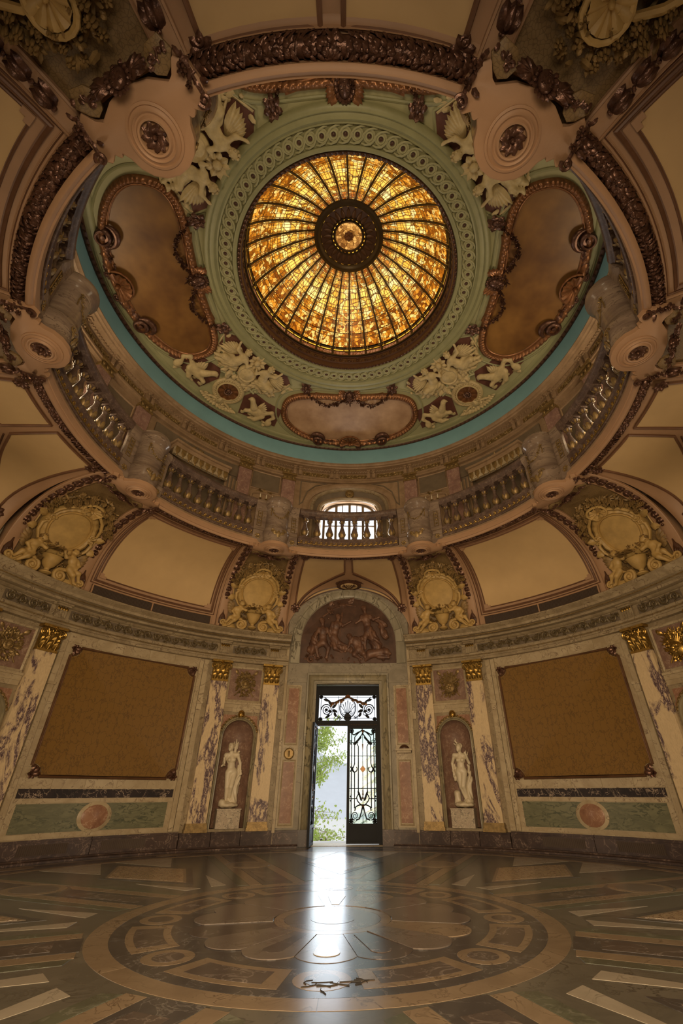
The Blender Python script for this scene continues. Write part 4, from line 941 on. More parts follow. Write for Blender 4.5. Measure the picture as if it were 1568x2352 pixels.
for s in (-1, 1):
    d = SIDE[s]
    place_bal(BD, s*46.7, 'marble balustrade of the gallery below the striped canopy, %s side' % d); place_bal(BD, s*91.65, 'marble balustrade with gilt running scroll at the far %s' % d)
    place_bal(BE, s*136.2, 'steeply foreshortened marble balustrade at the upper %s, seen from below' % d)
place_bal(BK, 180, 'marble balustrade above the leaf-bound ring at the top edge')
# ---------------------------------------------------------------- corbelled pedestals
K = Thing('corbel_pedestal', 'pedestal', 5.30, 7.20); dn = lambda x, y, h: (x, y, -h)   # (plan x, plan y, h downwards)
half_ = [(.0, -.43), (.15, -.405), (.28, -.33), (.37, -.22), (.41, -.10), (.47, -.02), (.50, -.06), (.56, .0), (.64, -.06), (.72, .0), (.74, .18), (.70, .34), (.60, .40), (.52, .30), (.44, .26), (.36, .30), (.24, .36), (0, .40)]
out = half_+[(-x, y) for x, y in half_[-2:0:-1]]
q = MB(); prism(q, out[::-1], -.06, .035, .02); K.part('soffit_plate', q.mesh('soffit_plate', T['rib'], dn))
q = MB(); lathe(q, [(.30, .03), (.30, .05), (.275, .06), (.265, .045), (.245, .05), (.225, .075), (.205, .06), (.19, .062), (.17, .09), (.15, .085), (.14, .04), (0, .035)], 36, (0, -.04, 0)); K.part('soffit_rings', q.mesh('soffit_rings', T['rib'], dn))
q = MB(); rosette(q, (0, -.04, .045), .135, 9, .05, .5); K.part('rosette', q.mesh('rosette', T['bronze'], dn))
for e in (-1, 1):
    q = MB(); P = [(e*.36, .34), (e*.45, .30), (e*.53, .34), (e*.62, .44), (e*.56, .58), (e*.40, .56), (e*.30, .46)]; prism(q, P[::e], -.02, .02, .01); n_ = K.part('olive_panel', q.mesh('olive_panel', T['olive'], dn))
    q = MB(); tube(q, [(e*(.40+.05*cos(a)+.03*t), .40+.10*t+.04*sin(a), .03) for t, a in [(i/12, i*.55) for i in range(13)]], [.02*(1-.4*abs(i-6)/6) for i in range(13)], 6)
    for k in range(5): leaf(q, (e*(.38+.05*k), .40+.03*k, .03), k*1.3, .07, .045, .02, .02, 2, 4)
    K.part('leaf_scroll', q.mesh('leaf_scroll', T['bronze'], dn), n_)
    q = MB(); bunch(q, [(e*.70, .06), (e*.68, .40)], .15, random.Random(6), 1.5, .06, .08, .8); volute(q, (e*.70, .02, .07), .07, 1.3, 0, e, .025); K.part('leaf_drop', q.mesh('leaf_drop', T['bronze'], dn))
q = MB(); fm = lambda x, y, h: (x, .46+h*.25+y*-.62, -.02-h+y*-.55)
mask_into(q, (0, 0, .03), .135); 
for e in (-1, 1):
    for k in range(5): leaf(q, (e*.10, .03*k-.05, .0), PI/2-e*(1.0+.35*k), .26, .13, .07, .05, 3, 6)
K.part('lion_mask', q.mesh('lion_mask', T['bronze'], fm))
q = MB(); dr = [(.30, 0), (.36, .01), (.38, .05), (.36, .09), (.345, .12), (.36, .30), (.39, .42), (.395, .50), (.37, .56), (.345, .60), (.335, .66), (.335, 1.26), (.35, 1.30), (.36, 1.34), (.40, 1.40), (.42, 1.46), (.42, 1.52), (.40, 1.58), (.35, 1.64), (.0, 1.66)]
lathe(q, dr, 28, (0, 0, .0), 'b'); K.part('drum', q.mesh('drum', T['drum'], lambda x, y, h: (x, h, y)))
fd = lambda a, b, h: ((.34+h)*sin(a/.34), -(.34+h)*cos(a/.34), b)
q = MB(); P = [(.26*sin(t*1.5)*1.0, 1.16-.30*cos(t*1.57)) for t in [-1+i/8 for i in range(17)]]; P = [(a, 1.20-.34*(1-(a/.27)**2)) for a in [-.27+.54*i/16 for i in range(17)]]
bunch(q, P, .045, random.Random(12), 1.4, .024, .03, .5)
K.part('gilt_festoon', q.mesh('gilt_festoon', T['oldgold'], fd))
for e in (-1, 1): q = MB(); tube(q, [(e*.27, 1.20, .01), (e*.285, 1.08, .015), (e*.27, .96, .01)], .012, 5); flower(q, (e*.27, 1.20, .02), .035, random.Random(2), .03); K.part('gilt_ribbon', q.mesh('gilt_ribbon', T['oldgold'], fd))
q = MB()
for e in (-1, 1): volute(q, (e*.14, .42, .06), .07, 1.3, 0, e, .016); leaf(q, (e*.04, .30, .03), PI/2-e*.9, .16, .08, .03, .03, 2, 5)
leaf(q, (0, .22, .03), PI/2, .2, .1, .03, .03, 3, 6); K.part('gilt_acanthus', q.mesh('gilt_acanthus', T['oldgold'], fd))
for e in (-1, 1):
    pf = [(0, .10), (.06, .14), (.10, .11), (.52, .13), (.58, .09), (.64, .08), (1.28, .08), (1.34, .11), (1.42, .15), (1.52, .17), (1.60, .14), (1.62, 0)]
    q = MB(); X0, X1 = e*.33, e*.68; ang = .12
    for (b0, h0), (b1, h1) in zip(pf, pf[1:]): q.add([(X0, b0, 0), (X1, b0, 0), (X1, b0, h0), (X0, b0, h0), (X0, b1, 0), (X1, b1, 0), (X1, b1, h1), (X0, b1, h1)], [(3, 2, 6, 7), (0, 3, 7, 4), (2, 1, 5, 6), (0, 1, 2, 3), (4, 7, 6, 5)])
    fp = lambda x, y, h: (x, .16-h-abs(x)*.05, y); n_ = K.part('side_pier', q.mesh('side_pier', T['drum'], fp, False))
    q = MB(); cx = e*.53; tube(q, [(cx-.06, .70, .09), (cx+.06, .70, .09), (cx+.06, 1.22, .09), (cx-.06, 1.22, .09)], .012, 5, True); K.part('drop_frame', q.mesh('drop_frame', T['oldgold'], fp), n_)
    for k in range(4): q = MB(); flower(q, (cx, .80+.11*k, .09), .045, random.Random(k), .03); K.part('husk', q.mesh('husk', T['oldgold'], fp), n_)
    q = MB(); rosette(q, (cx, .34, .115), .09, 6, .03); K.part('rosette', q.mesh('rosette', T['oldgold'], fp), n_)
cn = ['just %s of the gallery window', 'above the far %s cartouche', 'at the %s edge of the ring', 'at the upper %s of the ring']
for s in (-1, 1):
    for t, d in zip(CORB, cn): K.place(s*t, 'round marble balcony pedestal on rosette corbel, '+d % SIDE[s], 'corbelled pedestals of the balcony')
# ================================================================ GALLERY WALL
RG = 6.92
q = MB(); box(q, -180, -8.6, 7.45, 11.3, -.3, 0, 120); box(q, 8.6, 180, 7.45, 11.3, -.3, 0, 120); box(q, -8.6, 8.6, 7.45, 7.75, -.3, 0, 8)
n = 16; L = []
for i in range(n+1):
    t = -8.6+17.2*i/n; x = t/8.6; z = 9.75+.53*(max(0, 1-abs(x)**2.6))**(1/2.6); L += [(t, z, 0), (t, 11.3, 0)]
q.add(L, [(2*i, 2*i+2, 2*i+3, 2*i+1) for i in range(n)])
gw = struct('wall_gallery', q.mesh('wall_gallery', T['galwall'], wmap(RG)))
# deep window recess, surround and the window itself
def arch2(hw, zt, n=20, zs=9.72, z0=7.75):
    P = [(-hw, z0), (-hw, zs)]+[(-hw*cos(PI*i/n)/1.0, zs+(zt-zs)*sin(PI*i/n)**.7) for i in range(1, n)]+[(hw, zs), (hw, z0)]; return P
q = MB(); A, B = arch2(1.05, 10.29), arch2(1.0, 10.36); fmw = cylmap(RG, 0)
k = len(A); q.add([(*p, 0) for p in A]+[(*p, -.20) for p in B]+[(*p, -.45) for p in arch2(1.0, 10.44)], [(l*k+i, l*k+i+1, (l+1)*k+i+1, (l+1)*k+i) for l in (0, 1) for i in range(k-1)]); link('window_recess', q.mesh('window_recess', T['galwall'], fmw), gw)
for (hw, zt, w, h_, mt) in ((1.74, 11.06, .20, .10, 'galwall'), (1.46, 10.84, .13, .14, 'creamdk'), (1.16, 10.42, .11, .10, 'creamdk')):
    q = MB(); strip(q, arch2(hw, zt), [(0, 0), (0, h_*.7), (-w*.3, h_), (-w*.7, h_*.8), (-w, h_*.4), (-w, 0)]); link('window_surround', q.mesh('window_surround', T[mt], fmw), gw)
q = MB(); A, B = arch2(1.34, 10.70), arch2(1.15, 10.42); q.add([(*p, .05) for p in A]+[(*p, -.02) for p in B], [(i, i+1, k+i+1, k+i) for i in range(k-1)]); link('window_surround', q.mesh('window_surround', T['galdk'], fmw), gw)
q = MB(); lathe(q, [(.17, 0), (.17, .05), (.14, .06), (.13, .04), (0, .04)], 20, (0, 10.57, .05)); rosette(q, (0, 10.57, .09), .10, 6, .03); link('keystone_boss', q.mesh('keystone_boss', T['oldgold'], fmw), gw)
for e in (-1, 1):
    q = MB(); P = [(e*1.85, 11.05), (e*.85, 11.05), (e*1.3, 10.9), (e*1.6, 10.6), (e*1.75, 10.1), (e*1.85, 10.0)]; strip(q, P[::e], [(-.02, 0), (-.02, .02), (.02, .02), (.02, 0)], True); link('spandrel_moulding', q.mesh('spandrel_moulding', T['galdk'], fmw), gw)
# window_1
win = struct('window_1', None); fw2 = lambda a, b, h: (a, RG+.36-h, b)
q = MB(); P = arch2(.99, 10.42); strip(q, P, [(0, 0), (0, .06), (-.09, .06), (-.09, 0)]); box(q, -.98, .98, 7.75, 7.85, 0, .07); link('window_frame', q.mesh('window_frame', T['galdk'], fw2), win)
for x in (-.50, 0, .50):
    q = MB(); box(q, x-.045, x+.045, 7.8, 10.38, 0, .05); link('mullion', q.mesh('mullion', T['galdk'], fw2), win)
for x in (-.27, .27):
    q = MB(); box(q, x-.016, x+.016, 7.8, 10.38, .005, .035); link('glazing_bar', q.mesh('glazing_bar', T['galdk'], fw2), win)
for z in (8.25, 8.75, 9.40):
    q = MB(); box(q, -.9, .9, z-.022, z+.022, 0, .045); link('transom_bar', q.mesh('transom_bar', T['galdk'], fw2), win)
def glass(name, tint=(1, 1, 1), tr=.985):
    m_, nt, b = _nt(name); nt.nodes.remove(b); o_ = nt.nodes['Material Output']
    t_ = N(nt, 'ShaderNodeBsdfTransparent'); t_.inputs[0].default_value = (*tint, 1); g2 = N(nt, 'ShaderNodeBsdfGlossy'); g2.inputs['Roughness'].default_value = .05; mx = N(nt, 'ShaderNodeMixShader'); mx.inputs[0].default_value = 1-tr
    nt.links.new(t_.outputs[0], mx.inputs[1]); nt.links.new(g2.outputs[0], mx.inputs[2]); nt.links.new(mx.outputs[0], o_.inputs[0]); return m_
T['pane'] = glass('clear_pane'); T['panegr'] = glass('greenish_door_pane', (.86, .94, .89))
for x0, x1 in ((-.85, -.54), (-.46, -.29), (-.25, -.05), (.05, .25), (.29, .46), (.54, .85)):
    for z0, z1 in ((7.86, 8.22), (8.28, 8.72), (8.78, 9.37), (9.43, 9.98 if abs(x0+x1) > 1 else 10.33)):
        q = MB(); box(q, x0, x1, z0, z1, .015, .022); link('pane', q.mesh('pane', T['pane'], fw2, False), win)
# pilasters of the gallery
GP = Thing('gallery_pilaster', 'pilaster', RG, 7.5); fg = cylmap(RG); hw = .235
q = MB(); box(q, -hw, hw, .25, 3.40, 0, .12, 2); GP.part('shaft', q.mesh('shaft', T['galpink'], fg))
q = MB(); box(q, -hw*1.15, hw*1.15, 0, .25, 0, .17, 2); GP.part('base', q.mesh('base', T['galwall'], fg))
q = MB(); box(q, -hw*1.1, hw*1.1, 3.40, 3.46, 0, .16, 2); box(q, -hw*1.2, hw*1.2, 3.62, 3.70, 0, .2, 2); box(q, -hw, hw, 3.46, 3.62, 0, .13, 2)
for x in (-.16, 0, .16): leaf(q, (x, 3.62, .13), -PI/2, .15, .12, .04, .03, 2, 5)
GP.part('capital', q.mesh('capital', T['oldgold'], fg))
for s in (-1, 1):
    for t, d in ((19.3, 'between the bright window and the sconce'), (32.9, 'between the sconce and the canopy'), (64.8, 'beside a dark framed panel'), (78.0, 'half hidden by the balcony pedestal')):
        GP.place(s*t, 'rose marble gallery pilaster, %s side, %s' % (SIDE[s], d), 'rose marble pilasters of the gallery')
    # framed panels in the gallery wall
    for t0, t1, z0, z1 in ((22.0, 30.2, 10.30, 10.98), (67.6, 75.2, 9.2, 10.75)):
        a0, a1 = sorted((s*t0, s*t1)); panel_piece(gw, a0, a1, z0, z1, 'galdk', 'wall_panel', .02, RG); frame_piece(gw, a0-.5, a1+.5, z0-.06, z1+.06, .055, .05, 'galwall', R=RG)
    q = MB(); c0 = s*26.1*D2R*RG; P = [(c0-.50, 9.0), (c0-.50, 9.95)]+[(c0-.50*cos(PI*i/12), 9.95+.22*sin(PI*i/12)) for i in range(1, 12)]+[(c0+.50, 9.95), (c0+.50, 9.0)]
    strip(q, P, [(0, 0), (0, .06), (-.05, .08), (-.09, .03), (-.09, 0)]); link('sconce_surround', q.mesh('sconce_surround', T['galwall'], fmw), gw)
    q = MB(); bunch(q, [(c0-.3, 10.16), (c0, 10.24), (c0+.3, 10.16)], .1, random.Random(4), 1.1, .05, .06, .7); link('leaf_crest', q.mesh('leaf_crest', T['oldgold'], fmw), gw)
# sconces
SN = Thing('wall_sconce', 'sconce', RG, 9.70)
q = MB(); lathe(q, [(.09, 0), (.09, .02), (.06, .04), (0, .05)], 16, (0, .05, 0)); rosette(q, (0, .05, .05), .07, 6, .03); SN.part('back_plate', q.mesh('back_plate', T['oldgold'], fg))
for x in (-.22, 0, .22):
    q = MB(); tube(q, [(0, .05, .05), (x*.5, -.06, .12), (x, -.02, .17), (x, .08, .17)], .016, 6); lathe(q, [(.02, 0), (.05, .015), (.05, .03), (.02, .035)], 12, (x, .08, .17), 'b'); n_ = SN.part('arm', q.mesh('arm', T['oldgold'], fg))
    q = MB(); lathe(q, [(.018, 0), (.018, .16), (.006, .18), (.004, .22), (0, .24)], 10, (x, .115, .17), 'b'); SN.part('candle', q.mesh('candle', T['candle'], fg), n_)
for s in (-1, 1): SN.place(s*25.6, 'small three-candle gilt wall sconce, %s of the gallery window' % SIDE[s], 'gallery sconces')
# canopied boxes in the diagonal bays
CP = Thing('gallery_canopy', 'canopy', RG, 9.5); hw = 1.55
q = MB(); box(q, -hw, hw, .95, 1.42, 0, .05, 12); CP.part('backboard', q.mesh('backboard', T['galdk'], fg))
q = MB(); box(q, -hw*.66, hw*.66, .55, .70, .0, .62, 12); box(q, -hw*.70, hw*.70, .70, .78, .0, .68, 12); CP.part('valance_rail', q.mesh('valance_rail', T['galwall'], fg))
q = MB(); box(q, -hw*.66, hw*.66, .28, .56, .50, .60, 12); CP.part('valance', q.mesh('valance', T['cream'], fg))
for k in range(9):
    x = -hw*.6+hw*1.2*k/8; q = MB(); prism(q, [(x-.08, .56), (x-.08, .40), (x-.04, .33), (x, .28), (x+.04, .33), (x+.08, .40), (x+.08, .56)], .60, .625, .006); ell(q, (x, .26, .61), (.03, .045, .03), 7, 5); CP.part('lambrequin_tab', q.mesh('lambrequin_tab', T['oldgold'], fg))
q = MB(); bunch(q, [(-.8, 1.02), (-.4, 1.12), (0, 1.25), (.4, 1.12), (.8, 1.02)], .2, random.Random(14), 1., .09, .12, .7); CP.part('carved_crest', q.mesh('carved_crest', T['oldgold'], fg))
for e in (-1, 1):
    for k in range(7):
        q = MB(); x0 = e*(hw*.70+.07*k); tube(q, [(x0, .72-.01*k, .30-.02*k), (x0+e*.03, .2, .24-.02*k), (x0+e*.01*k, -.6, .2-.02*k), (x0-e*.03, -1.4, .2-.02*k)], [.05, .045, .05, .06], 7)
        CP.part('curtain_fold', q.mesh('curtain_fold', T['galdk' if k % 2 else 'galwall'], fg))
q = MB(); box(q, -hw, hw, -1.9, .95, -.01, .012, 12); CP.part('curtain_back', q.mesh('curtain_back', T['galdk'], fg))
for s in (-1, 1): CP.place(s*47.6, 'gallery canopy with striped hangings and scalloped valance, %s side' % SIDE[s], 'canopied boxes of the gallery')
# gallery entablature with paired consoles
q = MB(); ring(q, [(6.92, 11.05), (6.80, 11.05), (6.80, 11.12), (6.76, 11.13), (6.76, 11.18), (6.80, 11.20), (6.80, 11.45), (6.72, 11.46), (6.70, 11.50), (6.52, 11.51), (6.50, 11.55), (6.44, 11.56), (6.42, 11.60), (6.37, 11.62), (6.37, 11.645), (6.5, 11.66), (6.95, 11.66)], n=144); ge = struct('trim_6', q.mesh('gallery_cornice', T['galwall']))
r2 = random.Random(17)
q = MB(); grid(q, lambda u, v: ((-4.2+8.4*u)*D2R*6.8, 11.24+.17*v, .004), 6, 1); rinceau(q, -.50, .50, 11.325, .19, r2, .016, .0); fz = q.mesh('acanthus_frieze', T['oldgold'], cylmap(6.8, 0))
cq = MB()
for e in (-1, 1):
    x = e*.10; box(cq, x-.055, x+.055, 11.20, 11.47, 0, .10); volute(cq, (x, 11.42, .13), .05, 1.2, 0, 1, .02); volute(cq, (x, 11.24, .09), .035, 1.2, 0, 1, .016); box(cq, x-.065, x+.065, 11.46, 11.50, 0, .2)
cqm = cq.mesh('console_pair', T['galwall'], cylmap(6.8, 0)); dq = MB()
for k in range(14): t = -6+12*(k+.5)/14; box(dq, (t-.24)*D2R*6.8, (t+.24)*D2R*6.8, 11.455, 11.50, .05, .13)
dqm = dq.mesh('dentil_run', T['galwall'], cylmap(6.8, 0))
for k in range(30):
    for me, off in ((fz, 6), (cqm, 0), (dqm, 6)):
        o = link(me.name.split('.')[0], me, ge); o.rotation_euler = (0, 0, -(12*k+off-5)*D2R)
# blue cove
q = MB(); ring(q, [(6.95, 11.655), (6.62, 11.66), (6.56, 11.75), (6.53, 11.9), (6.51, 12.1), (6.51, 12.42), (6.6, 12.5)], n=144); struct('ceiling', q.mesh('blue_cove', T['blue']))
# closed backing behind the coves
q = MB(); ring(q, [(8.3, 5.2), (8.3, 7.7)], -196, -16, 90); ring(q, [(8.3, 5.2), (8.3, 7.7)], 14, 16.2, 3); ring(q, [(8.3, 5.2), (8.3, 7.7)], 16, 164, 90); ring(q, [(8.3, 5.2), (8.3, 7.7)], -16.2, -14, 3); struct('wall_backing', q.mesh('wall_backing', T['rib']))
# ================================================================ DOME CEILING
def dz(r): return 12.42+.48*(6.45-r)/2.85
def ddeg(t, r, h): w = t*D2R; return (r*sin(w), r*cos(w), dz(r)-h)
def dloc(Rc):                       # (a, b, h): a metres along the ring, b = r - Rc, h downwards
    return lambda a, b, h: ((Rc+b)*sin(a/(Rc+b*.5)), (Rc+b)*cos(a/(Rc+b*.5))-Rc, dz(Rc+b)-dz(Rc)-h)
q = MB(); ring(q, [(6.62, dz(6.45)), (6.45, dz(6.45)), (5.5, dz(5.5)), (4.5, dz(4.5)), (3.45, dz(3.45))], n=144); dome = struct('ceiling', q.mesh('dome', T['sage']))
for prof, mt, nm in (([(6.52, 12.46), (6.51, 12.40), (6.46, 12.38), (6.41, 12.40), (6.38, 12.46)], 'ribdk', 'rim_moulding'), ([(6.30, dz(6.30)), (6.29, dz(6.3)-.03), (6.22, dz(6.22)-.04), (6.17, dz(6.17)-.02), (6.16, dz(6.16))], 'sagedk', 'inner_moulding')):
    q = MB(); ring(q, prof, n=144); link(nm, q.mesh(nm, T[mt]), dome)
q = MB()
for k in range(240):
    w = 2*PI*k/240; c = (6.425*sin(w), 6.425*cos(w), 12.39); ell(q, c, (.05, .03, .03), 6, 4, -w+PI/2+.5)
link('leaf_beading', q.mesh('leaf_beading', T['bronze']), dome)
# guilloche ring round the skylight
q = MB(); zr = 12.88
ring(q, [(3.80, dz(3.8)+.02), (3.78, zr-.10), (3.72, zr-.15), (3.66, zr-.15), (3.63, zr-.10), (3.58, zr-.12), (3.52, zr-.12), (3.47, zr-.05), (3.43, zr-.06), (3.42, zr), (3.07, zr), (3.06, zr-.05), (3.03, zr-.06), (2.97, zr-.04), (2.95, zr+.02)], n=144); gr = struct('trim_7', q.mesh('guilloche_ground', T['sagedk']))
gm = MB(); lathe(gm, [(.135, 0), (.135, .022), (.12, .034), (.105, .022), (.095, .022), (.085, .036), (.06, .036), (.05, .02), (.05, 0)], 22, (0, 0, 0)); tube(gm, [(-.15, .15, .0), (-.07, .155, .03), (.04, .12, .04), (.13, .02, .03), (.15, -.05, .02)], .022, 5); tube(gm, [(.15, -.15, .0), (.07, -.155, .03), (-.04, -.12, .04), (-.13, -.02, .03), (-.15, .05, .02)], .022, 5)
dn3 = lambda x, y, h: (x, y, -h); gme = gm.mesh('guilloche_link', T['sage'], dn3)
bm_ = MB(); lathe(bm_, [(.052, .004), (.045, .012), (.03, .006), (.015, .02), (0, .022)], 12, (0, 0, 0)); bme_ = bm_.mesh('boss', T['ribdk'], dn3)
for k in range(80):
    t = 360*k/80; o = link('guilloche_link', gme, gr); w = t*D2R; o.location = (3.245*sin(w), 3.245*cos(w), zr); o.rotation_euler = (0, 0, -w); link('boss', bme_, o)
# ---------------------------------------------------------------- ceiling paintings
RC = 5.10
def oval(k, n=72, ht=2.42, hr=.98): 
    P = []
    for i in range(n):
        w = 2*PI*i/n; c, s = cos(w), sin(w); e = 2/2.5; P.append((k[0]*(abs(c)**e)*(1 if c >= 0 else -1), k[1]*(abs(s)**e)*(1 if s >= 0 else -1)))
    return P
def painting(canvas):
    A_ = Thing('ceiling_painting', 'painting', RC, dz(RC)); dm = dloc(RC); ha, hb = 2.30, .88
    q = MB(); O = oval((1, 1)); n = len(O); m_ = 8
    grid(q, lambda u, v: (lambda p: (p[0]*ha*v, p[1]*hb*v, .02))(O[int(round(u*n)) % n]), n, m_, cu=True); A_.part('canvas', q.mesh('canvas', T[canvas], dm))
    q = MB(); fr_ = [(0, .03), (.02, .06), (.045, .06), (.05, .045), (.08, .10), (.13, .13), (.19, .10), (.23, .05), (.23, 0)]
    big = oval((1, 1), 360); N_ = 360
    def ff(u, v):
        i = int(round(u*N_)) % N_; j = int(round(v*8)); p = big[i]; o, h = fr_[j]
        if 3 < j < 8: h *= 1+.28*abs(sin(PI*i/4))
        d = math.hypot(p[0]*ha, p[1]*hb); return (p[0]*(ha+o), p[1]*(hb+o), h)
    grid(q, ff, N_, 8, cu=True); A_.part('egg_frame', q.mesh('egg_frame', T['copper'], dm, 60))
    q = MB(); tube(q, [(p[0]*(ha+.42), p[1]*(hb+.36), .0) for p in oval((1, 1), 120)], .035, 6, True); A_.part('plaster_border', q.mesh('plaster_border', T['sagedk'], dm))
    # outer side: shell between scroll volutes
    q = MB(); shell(q, (0, hb+.06, .10), .34, -PI/2, 9, .12, PI*1.2); tube(q, [(.37*cos(a), hb+.06-.34*sin(a)*1.05, .16) for a in [-.1+i*.21*PI*.5 for i in range(11)]], .035, 6); A_.part('shell', q.mesh('shell', T['copper'], dm))
    for e in (-1, 1):
        q = MB(); volute(q, (e*.28, hb+.22, .12), .09, 1.4, 0, e, .03)
        for k in range(4): leaf(q, (e*(.30+.14*k), hb+.12, .05), (0 if e > 0 else PI)+e*(.4-.3*k), .25, .16, .06, .05, 3, 6)
        bunch(q, [(e*.45, hb+.06), (e*.85, hb+.06)], .18, random.Random(3), 1., .06, .10, .6); A_.part('leaf_spray', q.mesh('leaf_spray', T['bronze'], dm))
        q = MB(); lathe(q, [(.20, 0), (.20, .10), (.17, .15), (.13, .16), (.12, .08), (.06, .07), (.05, .13), (0, .14)], 22, (e*1.12, hb+.04, .03)); tube(q, [(e*(1.14-.24*cos(w_)), hb-.04-.24*sin(w_), .13) for w_ in [PI*i/11*.95 for i in range(12)]], [.03+.05*sin(PI*i/11) for i in range(12)], 9); A_.part('scroll_volute', q.mesh('scroll_volute', T['bronze'], dm))
        # inner side: swag, leaf mask
        q = MB(); P = [(e*(.22+1.35*t), -hb-.10+.34*sin(PI*t)**1.1) for t in [i/14 for i in range(15)]]; bunch(q, P, .10, random.Random(6), 3.2, .05, .10, .45); A_.part('swag', q.mesh('swag', T['bronze'], dm))
        q = MB(); box(q, *sorted((e*.35, e*1.35)), -hb-.17, -hb-.02, 0, .08, 4); tube(q, [(e*.35, -hb-.02, .08), (e*1.35, -hb-.02, .08)], .025, 6); A_.part('ledge', q.mesh('ledge', T['copper'], dm))
        q = MB(); fm_ = lambda a, b, h: dm(e*1.72+a*.9, -hb-.22-b, h)
        g_ = MB(); mask_into(g_, (0, 0, .05), .13)
        for k in range(7): leaf(g_, (0, .05, .03), k*.9, .27, .15, .07, .05, 3, 6)
        A_.part('leaf_mask', g_.mesh('leaf_mask', T['bronze'], fm_))
    g_ = MB(); mask_into(g_, (0, 0, .10), .20); fm_ = lambda a, b, h: dm(a, -hb-.20-b, h); n_ = A_.part('cherub_mask', g_.mesh('cherub_mask', T['bronze'], fm_))
    for e in (-1, 1):
        g_ = MB()
        for k in range(6): leaf(g_, (e*.12, .0, .06), PI/2-e*(.6+.26*k), .42-.03*k, .13, .06, .05, 1, 6)
        A_.part('wing', g_.mesh('wing', T['copper'], fm_), n_)
    g_ = MB(); bunch(g_, [(-.24, .02), (-.16, -.20), (0, -.30), (.16, -.20), (.24, .02)], .10, random.Random(8), 1.3, .05, .12, .5); A_.part('fruit_swag', g_.mesh('fruit_swag', T['bronze'], fm_))
    return A_
PA, PB = painting('canvas'), painting('canvas_glare')
PB.place(0, 'oval ceiling painting with painted-in glare on canvas above the blue cove, facing the viewer', 'oval ceiling paintings')
PA.place(-91.5, 'large dark amber ceiling painting in a copper frame, left of the skylight', 'oval ceiling paintings')
PA.place(91.5, 'large dark amber ceiling painting in a copper frame, right of the skylight', 'oval ceiling paintings')
PA.place(180, 'ceiling painting mostly hidden by the ring beam at the top', 'oval ceiling paintings')
# ---------------------------------------------------------------- stucco groups on the diagonals
def flat_fig(e):
    """reclining winged figure, in (a, b, h)"""
    c = lambda x, y, z: (e*x, y, z)
    return [('e', c(.48, -.62, .17), (.11, .12, .10)), ('c', c(.47, -.54, .15), c(.45, -.45, .14), .055, .06), ('e', c(.44, -.34, .14), (.17, .15, .11)), ('e', c(.50, -.14, .13), (.15, .17, .11)), ('e', c(.60, .0, .12), (.18, .14, .11)),
            ('c', c(.60, .02, .14), c(.90, .02, .20), .12, .09), ('c', c(.90, .02, .20), c(1.08, .22, .12), .085, .05), ('c', c(1.08, .22, .12), c(1.18, .22, .14), .045, .03),
            ('c', c(.56, .06, .12), c(.80, .18, .16), .11, .08), ('c', c(.80, .18, .16), c(1.04, .34, .10), .07, .045), ('c', c(.56, -.40, .14), c(.78, -.44, .16), .065, .055), ('c', c(.78, -.44, .16), c(.88, -.62, .14), .05, .035), ('e', c(.89, -.67, .14), (.04, .05, .03)),
            ('c', c(.32, -.36, .15), c(.18, -.22, .20), .06, .05), ('c', c(.18, -.22, .20), c(.10, -.36, .20), .045, .035), ('e', c(.46, -.66, .26), (.03, .045, .03)), ('e', c(.48, -.60, .25), (.05, .03, .03)),
            ('c', c(.40, .10, .08), c(.95, .30, .06), .09, .05), ('c', c(.35, .20, .07), c(.80, .42, .05), .07, .04), ('c', c(.70, -.1, .06), c(1.1, .05, .05), .07, .03)]
RF = 4.42; dmF = dloc(RF); SG = Thing('stucco_group', 'relief', RF, dz(RF))
q = MB(); P = [(-1.25, .10), (-1.45, -.35), (-1.10, -.66), (-.5, -.74), (0, -.76), (.5, -.74), (1.10, -.66), (1.45, -.35), (1.25, .10), (.7, .45), (.3, .30), (-.3, .30), (-.7, .45)]; prism(q, P, 0, .012); SG.part('maroon_ground', q.mesh('maroon_ground', T['maroon'], dmF, False))
q = MB(); tube(q, [(x, y, .01) for x, y in P], .03, 5, True); SG.part('ground_moulding', q.mesh('ground_moulding', T['sagedk'], dmF))
for e in (-1, 1):
    q = sdf_mesh(flat_fig(e), .026, .05, disp=lambda X, Y, Z: .010*np.sin(34*X+9*np.sin(6*Y)+14*Y)*(np.clip((Y+.15)*4, 0, 1))); n_ = SG.part('winged_figure', q.mesh('winged_figure', T['stucco'], dmF))
    q = MB()
    for k in range(7): leaf(q, (e*.55, -.36, .05), PI/2-e*(1.15+.13*k)+PI*(0), .78-.05*k, .15, .08, .06, 1, 7)
    SG.part('wing', q.mesh('wing', T['stucco'], dmF), n_)
    q = MB()
    for k in range(12): a = k*.55; ell(q, (e*.49+.09*cos(a), -.64+.10*sin(a), .17+.05*(k % 2)), (.04, .035, .04), 6, 4)
    SG.part('hair', q.mesh('hair', T['stucco'], dmF), n_)
    q = MB(); volute(q, (e*.62, .46, .06), .11, 1.5, PI/2, e, .035); tube(q, [(e*.62, .57, .06), (e*.40, .50, .06), (e*.25, .30, .06)], .04, 6); SG.part('bracket_volute', q.mesh('bracket_volute', T['sage'], dmF))
q = MB(); lathe(q, [(.30, 0), (.30, .12), (.26, .17), (.22, .14), (.12, .19), (0, .20)], 24, (0, .02, .04)); SG.part('shield', q.mesh('shield', T['stucco'], dmF))
q = MB(); rr = random.Random(21)
for k in range(26): leaf(q, (rr.uniform(-.55, .55), rr.uniform(-.05, .42), .05), rr.uniform(.2, 2.9), rr.uniform(.2, .36), .13, .07, .07, 2, 5, rr.uniform(-.3, .3))
SG.part('drapery_leaves', q.mesh('drapery_leaves', T['stucco'], dmF))
q = MB(); rr = random.Random(25)
